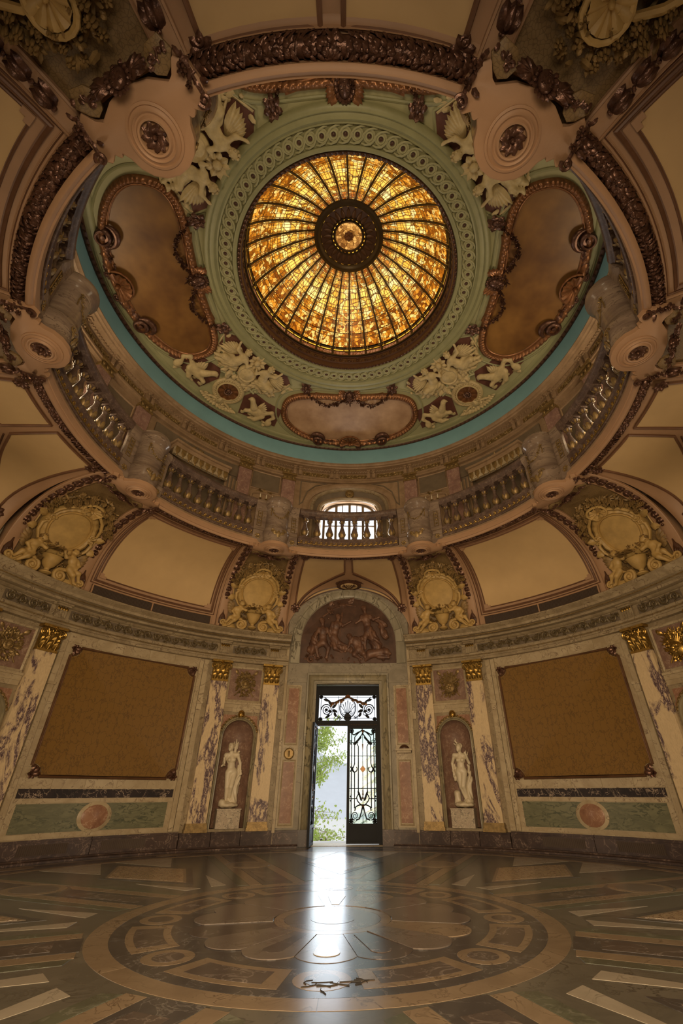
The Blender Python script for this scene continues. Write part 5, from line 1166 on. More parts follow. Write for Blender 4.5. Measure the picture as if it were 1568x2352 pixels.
for k in range(9): leaf(q, (0, -.50, .06), 2*PI*k/9, .30, .15, .08, .08, 2, 6)
ell(q, (0, -.50, .14), (.10, .11, .10), 10, 6); SG.part('cherub_boss', q.mesh('cherub_boss', T['stucco'], dmF))
for e in (-1, 1):
    q = MB(); bunch(q, [(e*.15, .40), (e*.5, .52), (e*.9, .40), (e*1.25, .05), (e*1.38, -.35)], .22, random.Random(30+e), 1.3, .11, .07, .85); SG.part('acanthus_border', q.mesh('acanthus_border', T['stucco'], dmF))
DG = [(-48.5, 'at lower left of the skylight'), (47.5, 'at lower right of the skylight'), (-134, 'at upper left of the skylight, behind the pedestal'), (134, 'at upper right of the skylight, behind the pedestal')]
for t, d in DG: SG.place(t, 'cream stucco group of two winged figures '+d, 'stucco groups on the dome')
RR_ = 5.45; dmR = dloc(RR_); RN = Thing('dome_roundel', 'medallion', RR_, dz(RR_))
q = MB(); lathe(q, [(.52, 0), (.52, .05), (.47, .09), (.42, .08), (.40, .05), (.38, .10), (.34, .11), (.33, .02)], 40, (0, 0, 0)); RN.part('moulded_ring', q.mesh('moulded_ring', T['stucco'], dmR))
q = MB()
for k in range(30): a = 2*PI*k/30; leaf(q, (.40*cos(a), .40*sin(a), .07), a+1.2, .09, .06, .03, .02, 2, 4)
RN.part('leaf_wreath', q.mesh('leaf_wreath', T['stucco'], dmR))
q = MB(); grid(q, lambda u, v: (.335*v*cos(2*PI*u), .335*v*sin(2*PI*u), .04+.035*abs(sin(9*PI*u))*v), 72, 4, cu=True); RN.part('copper_shell', q.mesh('copper_shell', T['copper'], dmR))
q = MB(); mask_into(q, (0, 0, .06), .11); RN.part('mask', q.mesh('mask', T['bronze'], dmR))
GF = Thing('griffin_relief', 'relief', 5.55, dz(5.55)); dmG0 = dloc(5.55); dmG = lambda a, b, h: dmG0(a*1.3, b*1.25, h*1.1)
gp = [('e', (0, 0, .10), (.24, .13, .10), rotm('Z', .5)), ('c', (.15, -.10, .12), (.26, -.26, .14), .10, .07), ('e', (.30, -.32, .15), (.09, .07, .075), rotm('Z', -.6)), ('c', (.36, -.33, .16), (.42, -.27, .15), .035, .012), ('c', (.12, .02, .12), (.30, .08, .15), .07, .05), ('c', (.30, .08, .15), (.34, .24, .10), .045, .03), ('c', (-.15, .06, .12), (-.02, .24, .14), .09, .06), ('c', (-.02, .24, .14), (.14, .30, .10), .05, .03), ('c', (-.2, -.06, .1), (-.36, -.16, .1), .06, .05), ('c', (-.36, -.16, .1), (-.46, -.02, .1), .05, .045), ('c', (-.46, -.02, .1), (-.36, .14, .1), .045, .04), ('e', (-.40, .22, .1), (.09, .12, .07))]
q = sdf_mesh(gp, .022, .04); GF.part('body', q.mesh('body', T['stucco'], dmG)); q = MB()
for k in range(5): leaf(q, (.02, -.06, .10), -PI/2-.1-.22*k, .36-.03*k, .11, .06, .05, 1, 6)
GF.part('wing', q.mesh('wing', T['stucco'], dmG)); q = MB()
for k in range(8): leaf(q, (-.42+.1*k, .28+.03*sin(k), .02), k*1.7, .14, .09, .05, .04, 2, 5)
GF.part('leaf_scroll', q.mesh('leaf_scroll', T['stucco'], dmG)); q = MB(); prism(q, [(-.62, .32), (-.58, -.30), (-.1, -.36), (.36, -.46), (.52, -.2), (.40, .38)], 0, .01); GF.part('maroon_ground', q.mesh('maroon_ground', T['maroon'], dmG, False))
OR = Thing('acanthus_crest', 'ornament', 6.02, dz(6.02)); dmO = dloc(6.02); q = MB(); rr = random.Random(41)
for e in (-1, 1):
    volute(q, (e*.16, .0, .07), .10, 1.4, 0, e, .035); tube(q, [(e*.16, -.10, .06), (e*.34, -.05, .06), (e*.5, .06, .05)], [.04, .045, .02], 6); volute(q, (e*.48, .0, .05), .07, 1.3, PI, -e, .025)
    for k in range(7): leaf(q, (e*(.05+.08*k), .05, .04), PI/2-e*(.2+.25*k), .18, .11, .05, .05, 3, 5)
leaf(q, (0, .08, .06), -PI/2, .34, .2, .08, .06, 3, 7); OR.part('acanthus', q.mesh('acanthus', T['stucco'], dmO))
for t, d in DG:
    RN.place(t, 'round copper shell medallion with a mask, '+d.split(',')[0], 'dome roundels')
    if abs(t) < 90:
        sd = 'left' if t < 0 else 'right'
        GF.place(t+12.6, 'cream griffin relief on maroon, %s dome, %s the copper medallion' % (sd, 'right of' if t < 0 else 'outside'), 'griffin reliefs', True)
        GF.place(t-12.6, 'cream griffin relief on maroon, %s dome, %s the copper medallion' % (sd, 'outside' if t < 0 else 'left of'), 'griffin reliefs')
        OR.place(t, 'cream acanthus scroll crest under the copper medallion, %s dome' % sd, 'acanthus crests')
# ================================================================ SKYLIGHT
q = MB(); ring(q, [(2.96, 12.90), (2.93, 12.86), (2.88, 12.88), (2.87, 12.95), (2.90, 12.97), (2.90, 13.10), (2.86, 13.12), (2.86, 13.30), (2.90, 13.32), (2.90, 13.40), (2.88, 13.41), (2.88, 13.80)], n=128); rv = struct('trim_8', q.mesh('skylight_reveal', T['ribdk']))
q = MB(); r2 = random.Random(2)
for k in range(150): t = 2*PI*k/150; ell(q, (2.905*sin(t), 2.905*cos(t), 12.87), (.06, .035, .035), 6, 4, -t+.6)
link('leaf_rope', q.mesh('leaf_rope', T['bronze']), rv)
q = MB()
for k in range(64):
    t = 360*k/64; g_ = MB(); tube(g_, spiral((0, 0, .01), .08, 1.2, 0, 1 if k % 2 else -1, 12), .012, 5); leaf(g_, (.08, -.06, 0), .9, .12, .07, .02, .02, 2, 4); q.merge(g_, lambda a, b, h: ((2.855-h)*sin(t*D2R+a/2.86), (2.855-h)*cos(t*D2R+a/2.86), 13.21+b))
link('scroll_band', q.mesh('scroll_band', T['hub']), rv)
def sz(r): return 13.72+1.83*(max(0, 1-(r/2.80)**2))**.85
def stained(name, stops, st, cx, cy, vs=9.):
    m_, nt, b = _nt(name); tc = N(nt, 'ShaderNodeTexCoord'); br = N(nt, 'ShaderNodeTexBrick'); br.offset = 0; mp = N(nt, 'ShaderNodeMapping'); nt.links.new(tc.outputs['Object'], mp.inputs[0]); nt.links.new(mp.outputs[0], br.inputs[0]); mp.inputs['Location'].default_value = (.5*cx, 0, 0)
    br.inputs['Scale'].default_value = 1; br.inputs['Brick Width'].default_value = cx; br.inputs['Row Height'].default_value = cy; br.inputs['Mortar Size'].default_value = .008; br.inputs['Mortar Smooth'].default_value = .3
    v = coords(nt); vo = N(nt, 'ShaderNodeTexVoronoi', i_Scale=vs); nt.links.new(v, vo.inputs[0]); ve = N(nt, 'ShaderNodeTexVoronoi', feature='DISTANCE_TO_EDGE', i_Scale=vs); nt.links.new(v, ve.inputs[0])
    sp = N(nt, 'ShaderNodeSeparateColor'); nt.links.new(vo.outputs['Color'], sp.inputs[0]); n2 = N(nt, 'ShaderNodeTexNoise', i_Scale=1.7, i_Detail=3.); nt.links.new(v, n2.inputs[0])
    mi = N(nt, 'ShaderNodeMix'); mi.inputs[0].default_value = .45; nt.links.new(sp.outputs[0], mi.inputs[2]); nt.links.new(n2.outputs[0], mi.inputs[3]); c = ramp(nt, mi.outputs[0], stops)
    l1 = ramp(nt, ve.outputs[0], ((.02, (0, 0, 0)), (.055, (1, 1, 1)))); c = mixc(nt, l1, (.10, .03, .003), c); c = mixc(nt, br.outputs['Fac'], c, (.08, .03, .004))
    nt.links.new(c, b.inputs['Base Color']); nt.links.new(c, b.inputs['Emission Color']); b.inputs['Emission Strength'].default_value = st; b.inputs['Roughness'].default_value = .35; return m_
ST = .54
A_d = stained('amber_glass_dark', ((.30, (.20, .05, .002)), (.45, (.45, .14, .006)), (.58, (.85, .36, .03)), (.75, (1, .72, .22))), ST*.85, .26, .26, 10.)
A_m = stained('amber_glass_mid', ((.3, (.38, .12, .005)), (.45, (.85, .36, .03)), (.6, (1, .60, .11)), (.8, (1, .82, .36))), ST, .10, .13, 9.)
A_l = stained('amber_glass_light', ((.25, (.85, .38, .035)), (.42, (1, .56, .09)), (.6, (1, .66, .15)), (.8, (1, .80, .33))), ST*1.2, .085, .16, 4.)
A_o = stained('amber_glass_orange', ((.3, (.40, .09, .006)), (.5, (.80, .26, .025)), (.65, (1, .50, .08)), (.85, (1, .80, .35))), ST, .05, .10, 14.)
A_s = stained('amber_glass_strip', ((.3, (1, .48, .04)), (.7, (1, .62, .08))), .8, 9., 9., 2.)
A_b = stained('dim_rose_glass', ((.3, (.30, .10, .04)), (.7, (.42, .20, .11))), .2, .11, .10, 4.)
sk = Thing('skylight', 'skylight', 0, 13.4); NS = 32; hd = 180/NS
sroot = link('skylight', None); sroot.location = (0, 0, 13.4); tag(sroot, 'glowing amber stained-glass dome skylight with radiating ribs', 'skylight')
rows = [2.78, 2.52, 2.26, 1.99, 1.74, 1.50, 1.27, 1.03]; mats = [A_d, A_d, A_m, A_l, A_l, A_m, A_o]; pm = []
for i in range(7):
    q = MB(); r0, r1 = rows[i]-.006, rows[i+1]+.006
    grid(q, lambda u, v: (lambda r, t: (r*sin(t), r*cos(t), sz(r)-13.4))(r0+(r1-r0)*v, (-hd+1.05*min(1, 1.6/r0)+(2*hd-2.1*min(1, 1.6/r0))*u)*D2R), 3, 3); pm.append(q.mesh('glass_pane', mats[i]))
q = MB(); P = [(0, r, sz(r)-13.4-.01) for r in [2.80-.0725*i for i in range(26)]]; strip_v = []
rbm = MB(); k = len(P)
for sx, h0, h1 in ((.034, .0, .035),):
    L = []
    for (x, y, z) in P: w = sx*(.45+.55*y/2.8); L += [(-w, y, z+.02), (-w, y, z-h1*.5), (-w*.4, y, z-h1), (w*.4, y, z-h1), (w, y, z-h1*.5), (w, y, z+.02)]
    rbm.add(L, [(i*6+j, i*6+(j+1) % 6, (i+1)*6+(j+1) % 6, (i+1)*6+j) for i in range(k-1) for j in range(6)])
ribm = rbm.mesh('rib', T['lead']); bead = MB()
for e in (-1, 1): tube(bead, [(e*(.062*(.35+.65*y/2.8)+.012), y, z-.012) for (x, y, z) in P], .011, 5)
cmb = plain('pale_came', (.50, .40, .22), .35, .6); beadm = bead.mesh('came', cmb)
am = MB(); grid(am, lambda u, v: (2.835*sin((-hd*.9+hd*1.8*u)*D2R), 2.835*cos((-hd*.9+hd*1.8*u)*D2R), .265+.035*v), 4, 1); amm = am.mesh('amber_strip', A_s)
bx_ = MB(); grid(bx_, lambda u, v: (2.85*sin((-hd*.86+hd*1.72*u)*D2R), 2.85*cos((-hd*.86+hd*1.72*u)*D2R), .06+.17*v), 4, 2); bxm = bx_.mesh('rose_light', A_b)
ps = MB(); box(ps, -.03, .03, .02, .32, 0, .05); psm = ps.mesh('post', T['lead'], lambda a, b, h: (a, 2.87-h, b))
for kk in range(NS):
    t = (kk+.5)*360/NS
    for me, nm in [(p_, 'glass_pane') for p_ in pm]+[(amm, 'amber_strip'), (bxm, 'rose_light')]:
        o = link(nm, me, sroot); o.rotation_euler = (0, 0, -t*D2R)
    o = link('rib', ribm, sroot); o.rotation_euler = (0, 0, -(t+hd)*D2R); c = link('came', beadm, o); o = link('post', psm, sroot); o.rotation_euler = (0, 0, -(t+hd)*D2R)
q = MB(); ring(q, [(2.86, .0), (2.82, .0), (2.82, .05), (2.86, .05)], n=96); ring(q, [(2.86, .31), (2.80, .30), (2.78, .33), (2.82, .36)], n=96); ring(q, [(2.87, .23), (2.83, .23), (2.83, .26), (2.87, .26)], n=96); link('base_ring', q.mesh('base_ring', T['lead']), sroot)
zh = sz(1.0)-13.4
q = MB(); ring(q, [(1.06, zh), (1.05, zh-.06), (1.0, zh-.09), (.93, zh-.09), (.90, zh-.05), (.86, zh-.03), (.84, zh+.02)], n=64); link('hub_ring', q.mesh('hub_ring', T['lead']), sroot)
q = MB(); ring(q, [(.87, zh+.03), (.46, zh+.08)], n=64); link('hub_field', q.mesh('hub_field', T['hub']), sroot)
pt = MB(); grid(pt, lambda u, v: (.055*(v-.5)*2*(sin(PI*min(1, .25+.7*u))), .54+.26*u, zh+.045-.03*sin(PI*v)), 8, 4); ptm = pt.mesh('hub_petal', T['hub']); dsh = MB(); grid(dsh, lambda u, v: (.085*(u-.5), .84+.025*v, zh+.012), 2, 1); dsm = dsh.mesh('amber_dash', A_s); dsh = MB(); grid(dsh, lambda u, v: (.05*(u-.5), .475+.03*v, zh+.05), 2, 1); dsm2 = dsh.mesh('amber_dash', A_s)
for kk in range(24):
    o = link('hub_petal', ptm, sroot); o.rotation_euler = (0, 0, -15*kk*D2R); o = link('amber_dash', dsm, sroot); o.rotation_euler = (0, 0, -15*kk*D2R); o = link('amber_dash', dsm2, sroot); o.rotation_euler = (0, 0, -15*kk*D2R)
q = MB(); ring(q, [(.54, zh+.05), (.52, zh+.02), (.50, zh+.02), (.49, zh+.05)], n=48); ring(q, [(.455, zh+.06), (.44, zh+.03), (.41, zh+.03), (.40, zh+.07)], n=48); link('hub_inner_ring', q.mesh('hub_inner_ring', T['lead']), sroot)
q = MB(); grid(q, lambda u, v: (.41*v*sin(2*PI*u), .41*v*cos(2*PI*u), zh+.08+.08*(1-v*v)), 32, 6, cu=True)
A_c = stained('amber_glass_centre', ((.25, (.16, .06, .01)), (.5, (.42, .19, .04)), (.7, (.8, .45, .12))), .45, 9., 9., 11.); link('centre_glass', q.mesh('centre_glass', A_c), sroot)
q = MB(); rosette(q, (0, 0, 0), .16, 8, .03); link('centre_rosette', q.mesh('centre_rosette', T['copper'], lambda x, y, h: (x, y, zh+.07-h)), sroot)
# roof above the skylight, so that the dome glows from its glass and not from open sky
q = MB(); ring(q, [(8.6, 11.6), (8.6, 16.4), (0.01, 16.6)], n=64); struct('ceiling', q.mesh('roof', T['dark']))
q = MB(); ring(q, [(8.6, 7.5), (8.6, 11.6)], -176, -8, 60); ring(q, [(8.6, 7.5), (8.6, 11.6)], 8, 176, 60); struct('wall_outer', q.mesh('wall_outer', T['galwall']))
# ================================================================ FABRIC PANELS
FP = Thing('fabric_panel', 'wall panel', RW, 1.48); fw = cylmap(RW); hwm = 1.665; H = 2.76; cc = .20
def fp_path(i):
    x, z0, z1, c = hwm-i, i, H-i, cc
    P = []
    for (cx, cz, a0) in ((-x, z0, PI/2), (x, z0, PI), (x, z1, 1.5*PI), (-x, z1, 0)):
        P += [(cx+c*cos(a0-PI/2*k/5), cz+c*sin(a0-PI/2*k/5)) for k in range(6)]
    return P
q = MB(); O = fp_path(.05); n = len(O)
grid(q, lambda u, v: (O[int(round(u*n)) % n][0]*v, H/2+(O[int(round(u*n)) % n][1]-H/2)*v, .02), n, 10, cu=True); FP.part('silk_cloth', q.mesh('silk_cloth', T['silk'], fw))
C = fp_path(.02); sides = [(5, 6), (11, 12), (17, 18), (23, 0)]
for a, b in sides:
    q = MB(); A, B = C[a], C[b]; P = [(A[0]+(B[0]-A[0])*i/8, A[1]+(B[1]-A[1])*i/8) for i in range(9)]; strip(q, P, [(-.035, 0), (-.035, .04), (-.02, .06), (0, .045), (.012, .055), (.028, .03), (.032, .01)]); FP.part('frame_side', q.mesh('frame_side', T['frame'], fw))
for k in range(4):
    q = MB(); P = C[6*k:6*k+6]; strip(q, P, [(-.035, 0), (-.035, .04), (-.02, .06), (0, .045), (.012, .055), (.028, .03), (.032, .01)]); c = ((-1, 0), (1, 0), (1, 1), (-1, 1))[k]; x, z = c[0]*(hwm-.06), (.06 if not c[1] else H-.06)
    FP.part('frame_corner', q.mesh('frame_corner', T['frame'], fw)); q = MB(); dx, dz_ = (1 if c[0] < 0 else -1), (1 if not c[1] else -1)
    rosette(q, (x, z, .03), .10, 6, .06)
    for a in (0, .5, 1): leaf(q, (x, z, .04), math.atan2(dz_*a, dx*(1-a)), .17, .09, .04, .03, 3, 6)
    FP.part('corner_leaf', q.mesh('corner_leaf', T['bronze'], fw))
for s in (-1, 1): FP.place(s*45.4, 'large amber silk damask panel in a dark frame on the %s wall' % SIDE[s], 'amber silk wall panels')
# ================================================================ TROPHIES above the niches
def trophy(kind):
    t = Thing('wall_trophy', 'relief', RW, 3.93); rr = random.Random(kind+50); f = cylmap(RW)
    q = MB(); lathe(q, [(.16, 0), (.10, .03), (0, .04)], 16, (0, 0, 0))
    for k in range(95):
        a = rr.random()*2*PI; w_ = .35+.65*sqrt(rr.random()); x, z = .27*w_*cos(a), .34*w_*sin(a); leaf(q, (x*.85, z*.85, .015+.05*(1-w_)), a+rr.uniform(-1.1, 1.1), rr.uniform(.07, .15), .05, .03, .05, 2, 5)
        if k % 5 == 0: flower(q, (x, z, .05), .03, rr, .03)
    t.part('leaf_wreath', q.mesh('leaf_wreath', T['oldgold' if kind < 2 else 'gold'], f))
    q = MB()
    if kind == 0:
        lathe(q, [(.11, 0), (.11, .03), (.08, .05), (0, .06)], 20, (0, -.02, .04)); mask_into(q, (0, 0, .08), .08)
    else:
        for k in range(11): a = PI/2+(k-5)*.22; tube(q, [(.08*cos(a), .08*sin(a)-.05, .06), (.38*cos(a), .40*sin(a)-.03, .05)], [.02, .008], 6)
        lathe(q, [(.15, 0), (.15, .05), (.11, .08), (0, .11)], 20, (0, -.10, .05)); rosette(q, (0, -.10, .14), .10, 7, .04)
    t.part('shield', q.mesh('shield', T['oldgold' if kind < 2 else 'gold'], f))
    for e in (-1, 1):
        q = MB(); tube(q, [(-e*.28, -.34, .03), (e*.26, .30, .05)], .016, 6); leaf(q, (e*.24, .27, .05), math.atan2(.6, e*.5), .16, .08, .03, .02, 2, 5); t.part('staff', q.mesh('staff', T['oldgold' if kind < 2 else 'gold'], f))
    return t
T0, T1, T2 = trophy(0), trophy(1), trophy(2)
T0.place(-NT, 'dull gilt wreath trophy on the wall above the left statue', 'gilt trophies'); T1.place(NT, 'dull gilt rayed trophy on the wall above the right statue', 'gilt trophies')
T0.place(-67.5, 'gilt leafy wreath trophy at the far left edge', 'gilt trophies'); T2.place(67.5, 'bright gilt rayed trophy at the far right edge', 'gilt trophies')
# ================================================================ STATUES
def stat_common(J, drape):
    """J: dict of joints (x, y, z); front is -y"""
    j = lambda k: J[k]; P = []
    hx, hy, hz = J['head']; P += [('e', (hx, hy, hz), (.078, .092, .105)), ('e', (hx+J['look']*.03, hy-.045, hz-.045), (.052, .055, .06)), ('c', (hx, hy, hz-.08), j('neck'), .042, .05)]
    P += [('e', (hx+J['look']*.055, hy-.105, hz-.015), (.012, .018, .024)), ('e', (hx+J['look']*.045, hy-.093, hz-.06), (.024, .014, .011)), ('e', (hx+J['look']*.05, hy-.088, hz+.02), (.045, .014, .010)), ('e', (hx+J['look']*.04, hy-.078, hz-.09), (.025, .022, .018))]
    P += [('c', j('neck'), j('chest'), .05, .09), ('c', j('ls'), j('rs'), .062, .062), ('e', j('chest'), (.135, .098, .13)), ('e', j('waist'), (.105, .085, .12)), ('e', j('hip'), (.148, .112, .12))]
    cx, cy, cz = J['chest']
    for e in (-1, 1): P.append(('e', (cx+e*.06, cy-.075, cz-.01), (.052, .045, .05)))
    for s in 'lr':
        P += [('c', j(s+'h'), j(s+'k'), .092, .062), ('c', j(s+'k'), j(s+'a'), .058, .034), ('e', tuple(np.array(j(s+'k'))*.55+np.array(j(s+'a'))*.45+np.array((0, .02, .02))), (.05, .052, .1)), ('c', j(s+'a'), j(s+'t'), .034, .022),
              ('c', j(s+'s'), j(s+'e'), .052, .040), ('c', j(s+'e'), j(s+'w'), .040, .026)]
        w = np.array(j(s+'w')); d = w-np.array(j(s+'e')); d = d/np.linalg.norm(d); u = np.cross(d, (0, 1, 0)); u = u/(np.linalg.norm(u)+1e-6)
        P.append(('c', tuple(w), tuple(w+d*.05), .024, .026))
        for k in range(4): P.append(('c', tuple(w+d*.05+u*(k-1.5)*.014), tuple(w+d*(.085+.006*(1.5-abs(k-1.5)))+u*(k-1.5)*.017+np.array((0, -.012, 0))), .0085, .0065))
        P.append(('c', tuple(w+d*.02+u*.02), tuple(w+d*.06+u*.042), .010, .008))
    for k in range(14): a = k*.45; P.append(('e', (hx-J['look']*.02+.065*cos(a), hy+.035+.03*sin(a*1.7), hz+.045+.045*sin(a)), (.032, .032, .03)))
    return P+drape
def statue(name, J, drape, base, label, th, extra):
    S_ = Thing('statue', 'statue', 8.16, .87); P = stat_common(J, [])
    fold = lambda X, Y, Z: .006*np.sin(60*X+26*Y+8*np.sin(5*Z))
    q = sdf_mesh(P, .0115, .016); n_ = S_.part('figure', q.mesh('figure', T['statue'], None, 80))
    q = sdf_mesh(drape, .013, .03, disp=lambda X, Y, Z: .010*np.sin(55*X+30*Y+10*np.sin(4*Z))); S_.part('drapery', q.mesh('drapery', T['statue'], None, 80))
    q = sdf_mesh(base, .016, .03, disp=lambda X, Y, Z: .008*np.sin(31*X)*np.sin(27*Y+Z*20)); S_.part('rock_base', q.mesh('rock_base', T['statue'], None, 80))
    for ex in extra: q = sdf_mesh(ex, .011, .014); S_.part('attribute', q.mesh('attribute', T['statue'], None, 80))
    return S_.place(th, label, 'statues in the niches')
JL = dict(head=(-.13, -.05, 1.405), look=-1, neck=(-.09, -.02, 1.27), chest=(-.075, -.01, 1.10), waist=(-.055, -.01, .95), hip=(-.03, 0, .82), ls=(-.235, -.01, 1.205), rs=(.085, -.01, 1.215), le=(-.275, -.05, 1.0), lw=(-.285, -.20, .965), re=(.185, .01, 1.02), rw=(.215, -.03, .82),
          lh=(-.105, -.01, .78), lk=(-.10, -.06, .45), la=(-.075, .0, .13), lt=(-.10, -.12, .085), rh=(.05, -.01, .78), rk=(-.005, -.12, .46), ra=(.01, .02, .15), rt=(-.03, -.10, .085))
DL = [('c', (.16, .03, .95), (.17, .04, .55), .05, .07), ('c', (.13, .05, .60), (.11, .03, .15), .09, .11), ('c', (.03, .05, .45), (.02, .05, .12), .07, .09), ('c', (.19, .02, .80), (.12, .02, .40), .04, .05), ('c', (.215, -.02, .84), (.20, .02, .55), .03, .04), ('c', (.05, .08, .75), (.1, .06, .4), .07, .08)]
BL = [('e', (0, .0, .05), (.26, .20, .07)), ('e', (-.17, -.05, .10), (.09, .09, .09)), ('e', (.12, .05, .12), (.12, .11, .1))]
EL = [('c', (.00, .04, 1.22), (.015, .02, 1.46), .05, .035), ('c', (.02, .01, 1.40), (.01, .02, 1.60), .028, .015), ('c', (.05, .02, 1.38), (.06, .02, 1.54), .026, .014), ('c', (-.03, .02, 1.4), (-.04, .03, 1.55), .024, .012), ('c', (.03, .03, 1.22), (.12, .03, 1.30), .03, .03), ('c', (-.29, -.22, .97), (-.35, -.25, .93), .03, .02), ('c', (-.27, -.2, .99), (-.30, -.22, 1.12), .022, .03)]
statue('statue', JL, DL, BL, 'white marble nude with raised bundle and forearm held out, left niche', -NT, (EL[:5], EL[5:]))
JR = dict(head=(.04, -.05, 1.385), look=-.6, neck=(.05, -.02, 1.255), chest=(.045, -.01, 1.09), waist=(.04, -.01, .95), hip=(.035, 0, .83), ls=(-.115, -.01, 1.20), rs=(.205, -.01, 1.19), le=(-.20, .02, 1.0), lw=(-.18, -.02, .80), re=(.285, -.04, 1.00), rw=(.235, -.12, 1.19),
          lh=(-.035, -.01, .79), lk=(.0, -.07, .46), la=(.09, .0, .15), lt=(.07, -.12, .10), rh=(.11, -.01, .79), rk=(.06, -.10, .47), ra=(.13, .03, .17), rt=(.13, -.09, .11))
DR = [('c', (.24, .03, .95), (.26, .03, .60), .035, .06), ('c', (.22, .05, .65), (.18, .03, .20), .07, .09), ('c', (.09, .08, .80), (.14, .06, .3), .06, .08), ('c', (-.18, -.02, .82), (-.16, .02, .62), .03, .04), ('c', (-.15, .05, .95), (-.10, .06, .6), .05, .05)]
BR = [('e', (.03, 0, .05), (.26, .20, .07)), ('c', (-.14, .05, .08), (-.15, .05, .30), .10, .085), ('e', (.14, .03, .12), (.13, .11, .09))]
ER = [('c', (.02, .02, 1.47), (-.06, .0, 1.56), .03, .018), ('c', (.0, .03, 1.42), (-.10, .03, 1.50), .035, .012), ('e', (.05, .03, 1.46), (.06, .06, .05)), ('c', (-.05, 0, 1.55), (-.03, 0, 1.62), .016, .009), ('c', (.23, -.12, 1.22), (.24, -.1, 1.30), .02, .012), ('c', (.27, -.1, 1.2), (.29, -.08, 1.27), .018, .01)]
statue('statue', JR, DR, BR, 'white marble nude with crested head and hand raised to the shoulder, right niche', NT, (ER[:4], ER[4:]))
PL = Thing('statue_plinth', 'plinth', 8.12, .42)
q = MB(); fl = lambda a, b, h: (a, -h, b); box(q, -.30, .30, .0, .40, -.22, .26); PL.part('block', q.mesh('block', T['plinth'], fl, False)); q = MB(); box(q, -.315, .315, .40, .425, -.23, .275); PL.part('cap', q.mesh('cap', T['plinth'], fl, False))
for s in (-1, 1): PL.place(s*NT, 'speckled marble plinth block under the %s statue' % SIDE[s], 'statue plinths')
# ================================================================ LUNETTE RELIEF over the door
LR = Thing('lunette_relief', 'relief', 8.10, 4.70); fr2 = cylmap(8.10); bz = lambda L: [tuple(x if i == 0 else (tuple(np.array(x)-np.array((0, 4.7, 0))) if isinstance(x, tuple) and i in (1, 2) and p[0] == 'c' else (tuple(np.array(x)-np.array((0, 4.7, 0))) if (p[0] == 'e' and i == 1) else x)) for i, x in enumerate(p)) for p in L]
def person(h, c, w, arms, legs, s=1.):
    P = [('e', (*h, .17), (.085*s, .105*s, .09*s)), ('c', (*h, .15), (*c, .13), .05*s, .07*s), ('e', (*c, .13), (.16*s, .17*s, .11*s)), ('e', ((c[0]+w[0])/2, (c[1]+w[1])/2, .12), (.13*s, .16*s, .10*s)), ('e', (*w, .12), (.155*s, .14*s, .11*s)), ('e', (h[0], h[1]-.01, .26), (.02, .035, .02)), ('e', (h[0]-.04, h[1]+.05, .16), (.09, .08, .08))]
    for a in arms:
        st = (c[0]+(.14 if a[0][0] > c[0] else -.14)*s, c[1]+.08*s, .14); P += [('c', st, (*a[0], .17), .06*s, .048*s), ('c', (*a[0], .17), (*a[1], .17), .046*s, .03*s), ('e', (*a[1], .17), (.04*s, .045*s, .03*s))]
    for l in legs: P += [('c', (*w, .12), (*l[0], .18), .11*s, .08*s), ('c', (*l[0], .18), (*l[1], .12), .075*s, .04*s), ('e', (*l[1], .12), (.075*s, .04*s, .04*s))]
    return P
ppl = [person((-.90, 6.05), (-.87, 5.72), (-.84, 5.36), [((-1.12, 5.52), (-1.02, 5.28)), ((-.62, 5.55), (-.52, 5.75))], [((-1.08, 5.18), (-.98, 4.85)), ((-.66, 5.16), (-.72, 4.86))]),
       person((-.34, 6.20), (-.42, 5.92), (-.50, 5.52), [((-.20, 5.90), (.08, 6.06)), ((-.62, 5.74), (-.56, 5.5))], [((-.30, 5.32), (-.02, 5.24)), ((-.44, 5.16), (-.20, 5.05))]),
       person((.55, 6.50), (.60, 6.16), (.68, 5.80), [((.42, 6.10), (.26, 6.00)), ((.86, 6.10), (1.06, 6.18))], [((.58, 5.50), (.55, 5.15)), ((.82, 5.48), (.90, 5.12))], 1.05),
       person((.06, 5.52), (.24, 5.40), (.36, 5.14), [((.02, 5.22), (-.10, 5.05)), ((.40, 5.26), (.22, 5.02))], [((.20, 4.95), (.42, 4.82)), ((.52, 4.98), (.60, 4.80))])]
for P in ppl: q = sdf_mesh(bz(P), .02, .03, disp=lambda X, Y, Z: .004*np.sin(48*X+30*Y)*np.sin(40*Y)); LR.part('relief_figure', q.mesh('relief_figure', T['relief'], fr2, 80))
dr_ = [('c', (.72, 5.75, .08), (.95, 5.2, .08), .16, .2), ('c', (.95, 6.15, .07), (1.22, 5.95, .06), .08, .12), ('c', (1.1, 5.9, .07), (1.25, 5.55, .06), .1, .12), ('c', (.5, 5.5, .08), (.45, 5.05, .08), .12, .14), ('c', (-.5, 5.3, .07), (.1, 5.1, .07), .14, .12), ('c', (-1.1, 5.6, .06), (-1.2, 5.1, .06), .12, .16)]
q = sdf_mesh(bz(dr_), .028, .06, disp=lambda X, Y, Z: .020*np.sin(34*X+22*Y+4*np.sin(9*Y))); LR.part('drapery', q.mesh('drapery', T['relief'], fr2, 80))
li = [('c', (.72, 4.98, .12), (1.12, 5.02, .14), .15, .13), ('e', (1.26, 5.02, .18), (.13, .12, .12)), ('c', (1.3, 4.98, .22), (1.40, 4.95, .2), .07, .05), ('c', (.7, 4.9, .15), (.58, 4.78, .12), .1, .05), ('c', (1.1, 4.9, .15), (1.16, 4.78, .14), .07, .05), ('e', (1.2, 5.14, .18), (.04, .05, .03)), ('c', (1.0, 4.85, .2), (1.35, 4.83, .2), .06, .05)]
q = sdf_mesh(bz(li), .026, .05); LR.part('lion', q.mesh('lion', T['relief'], fr2, 80))
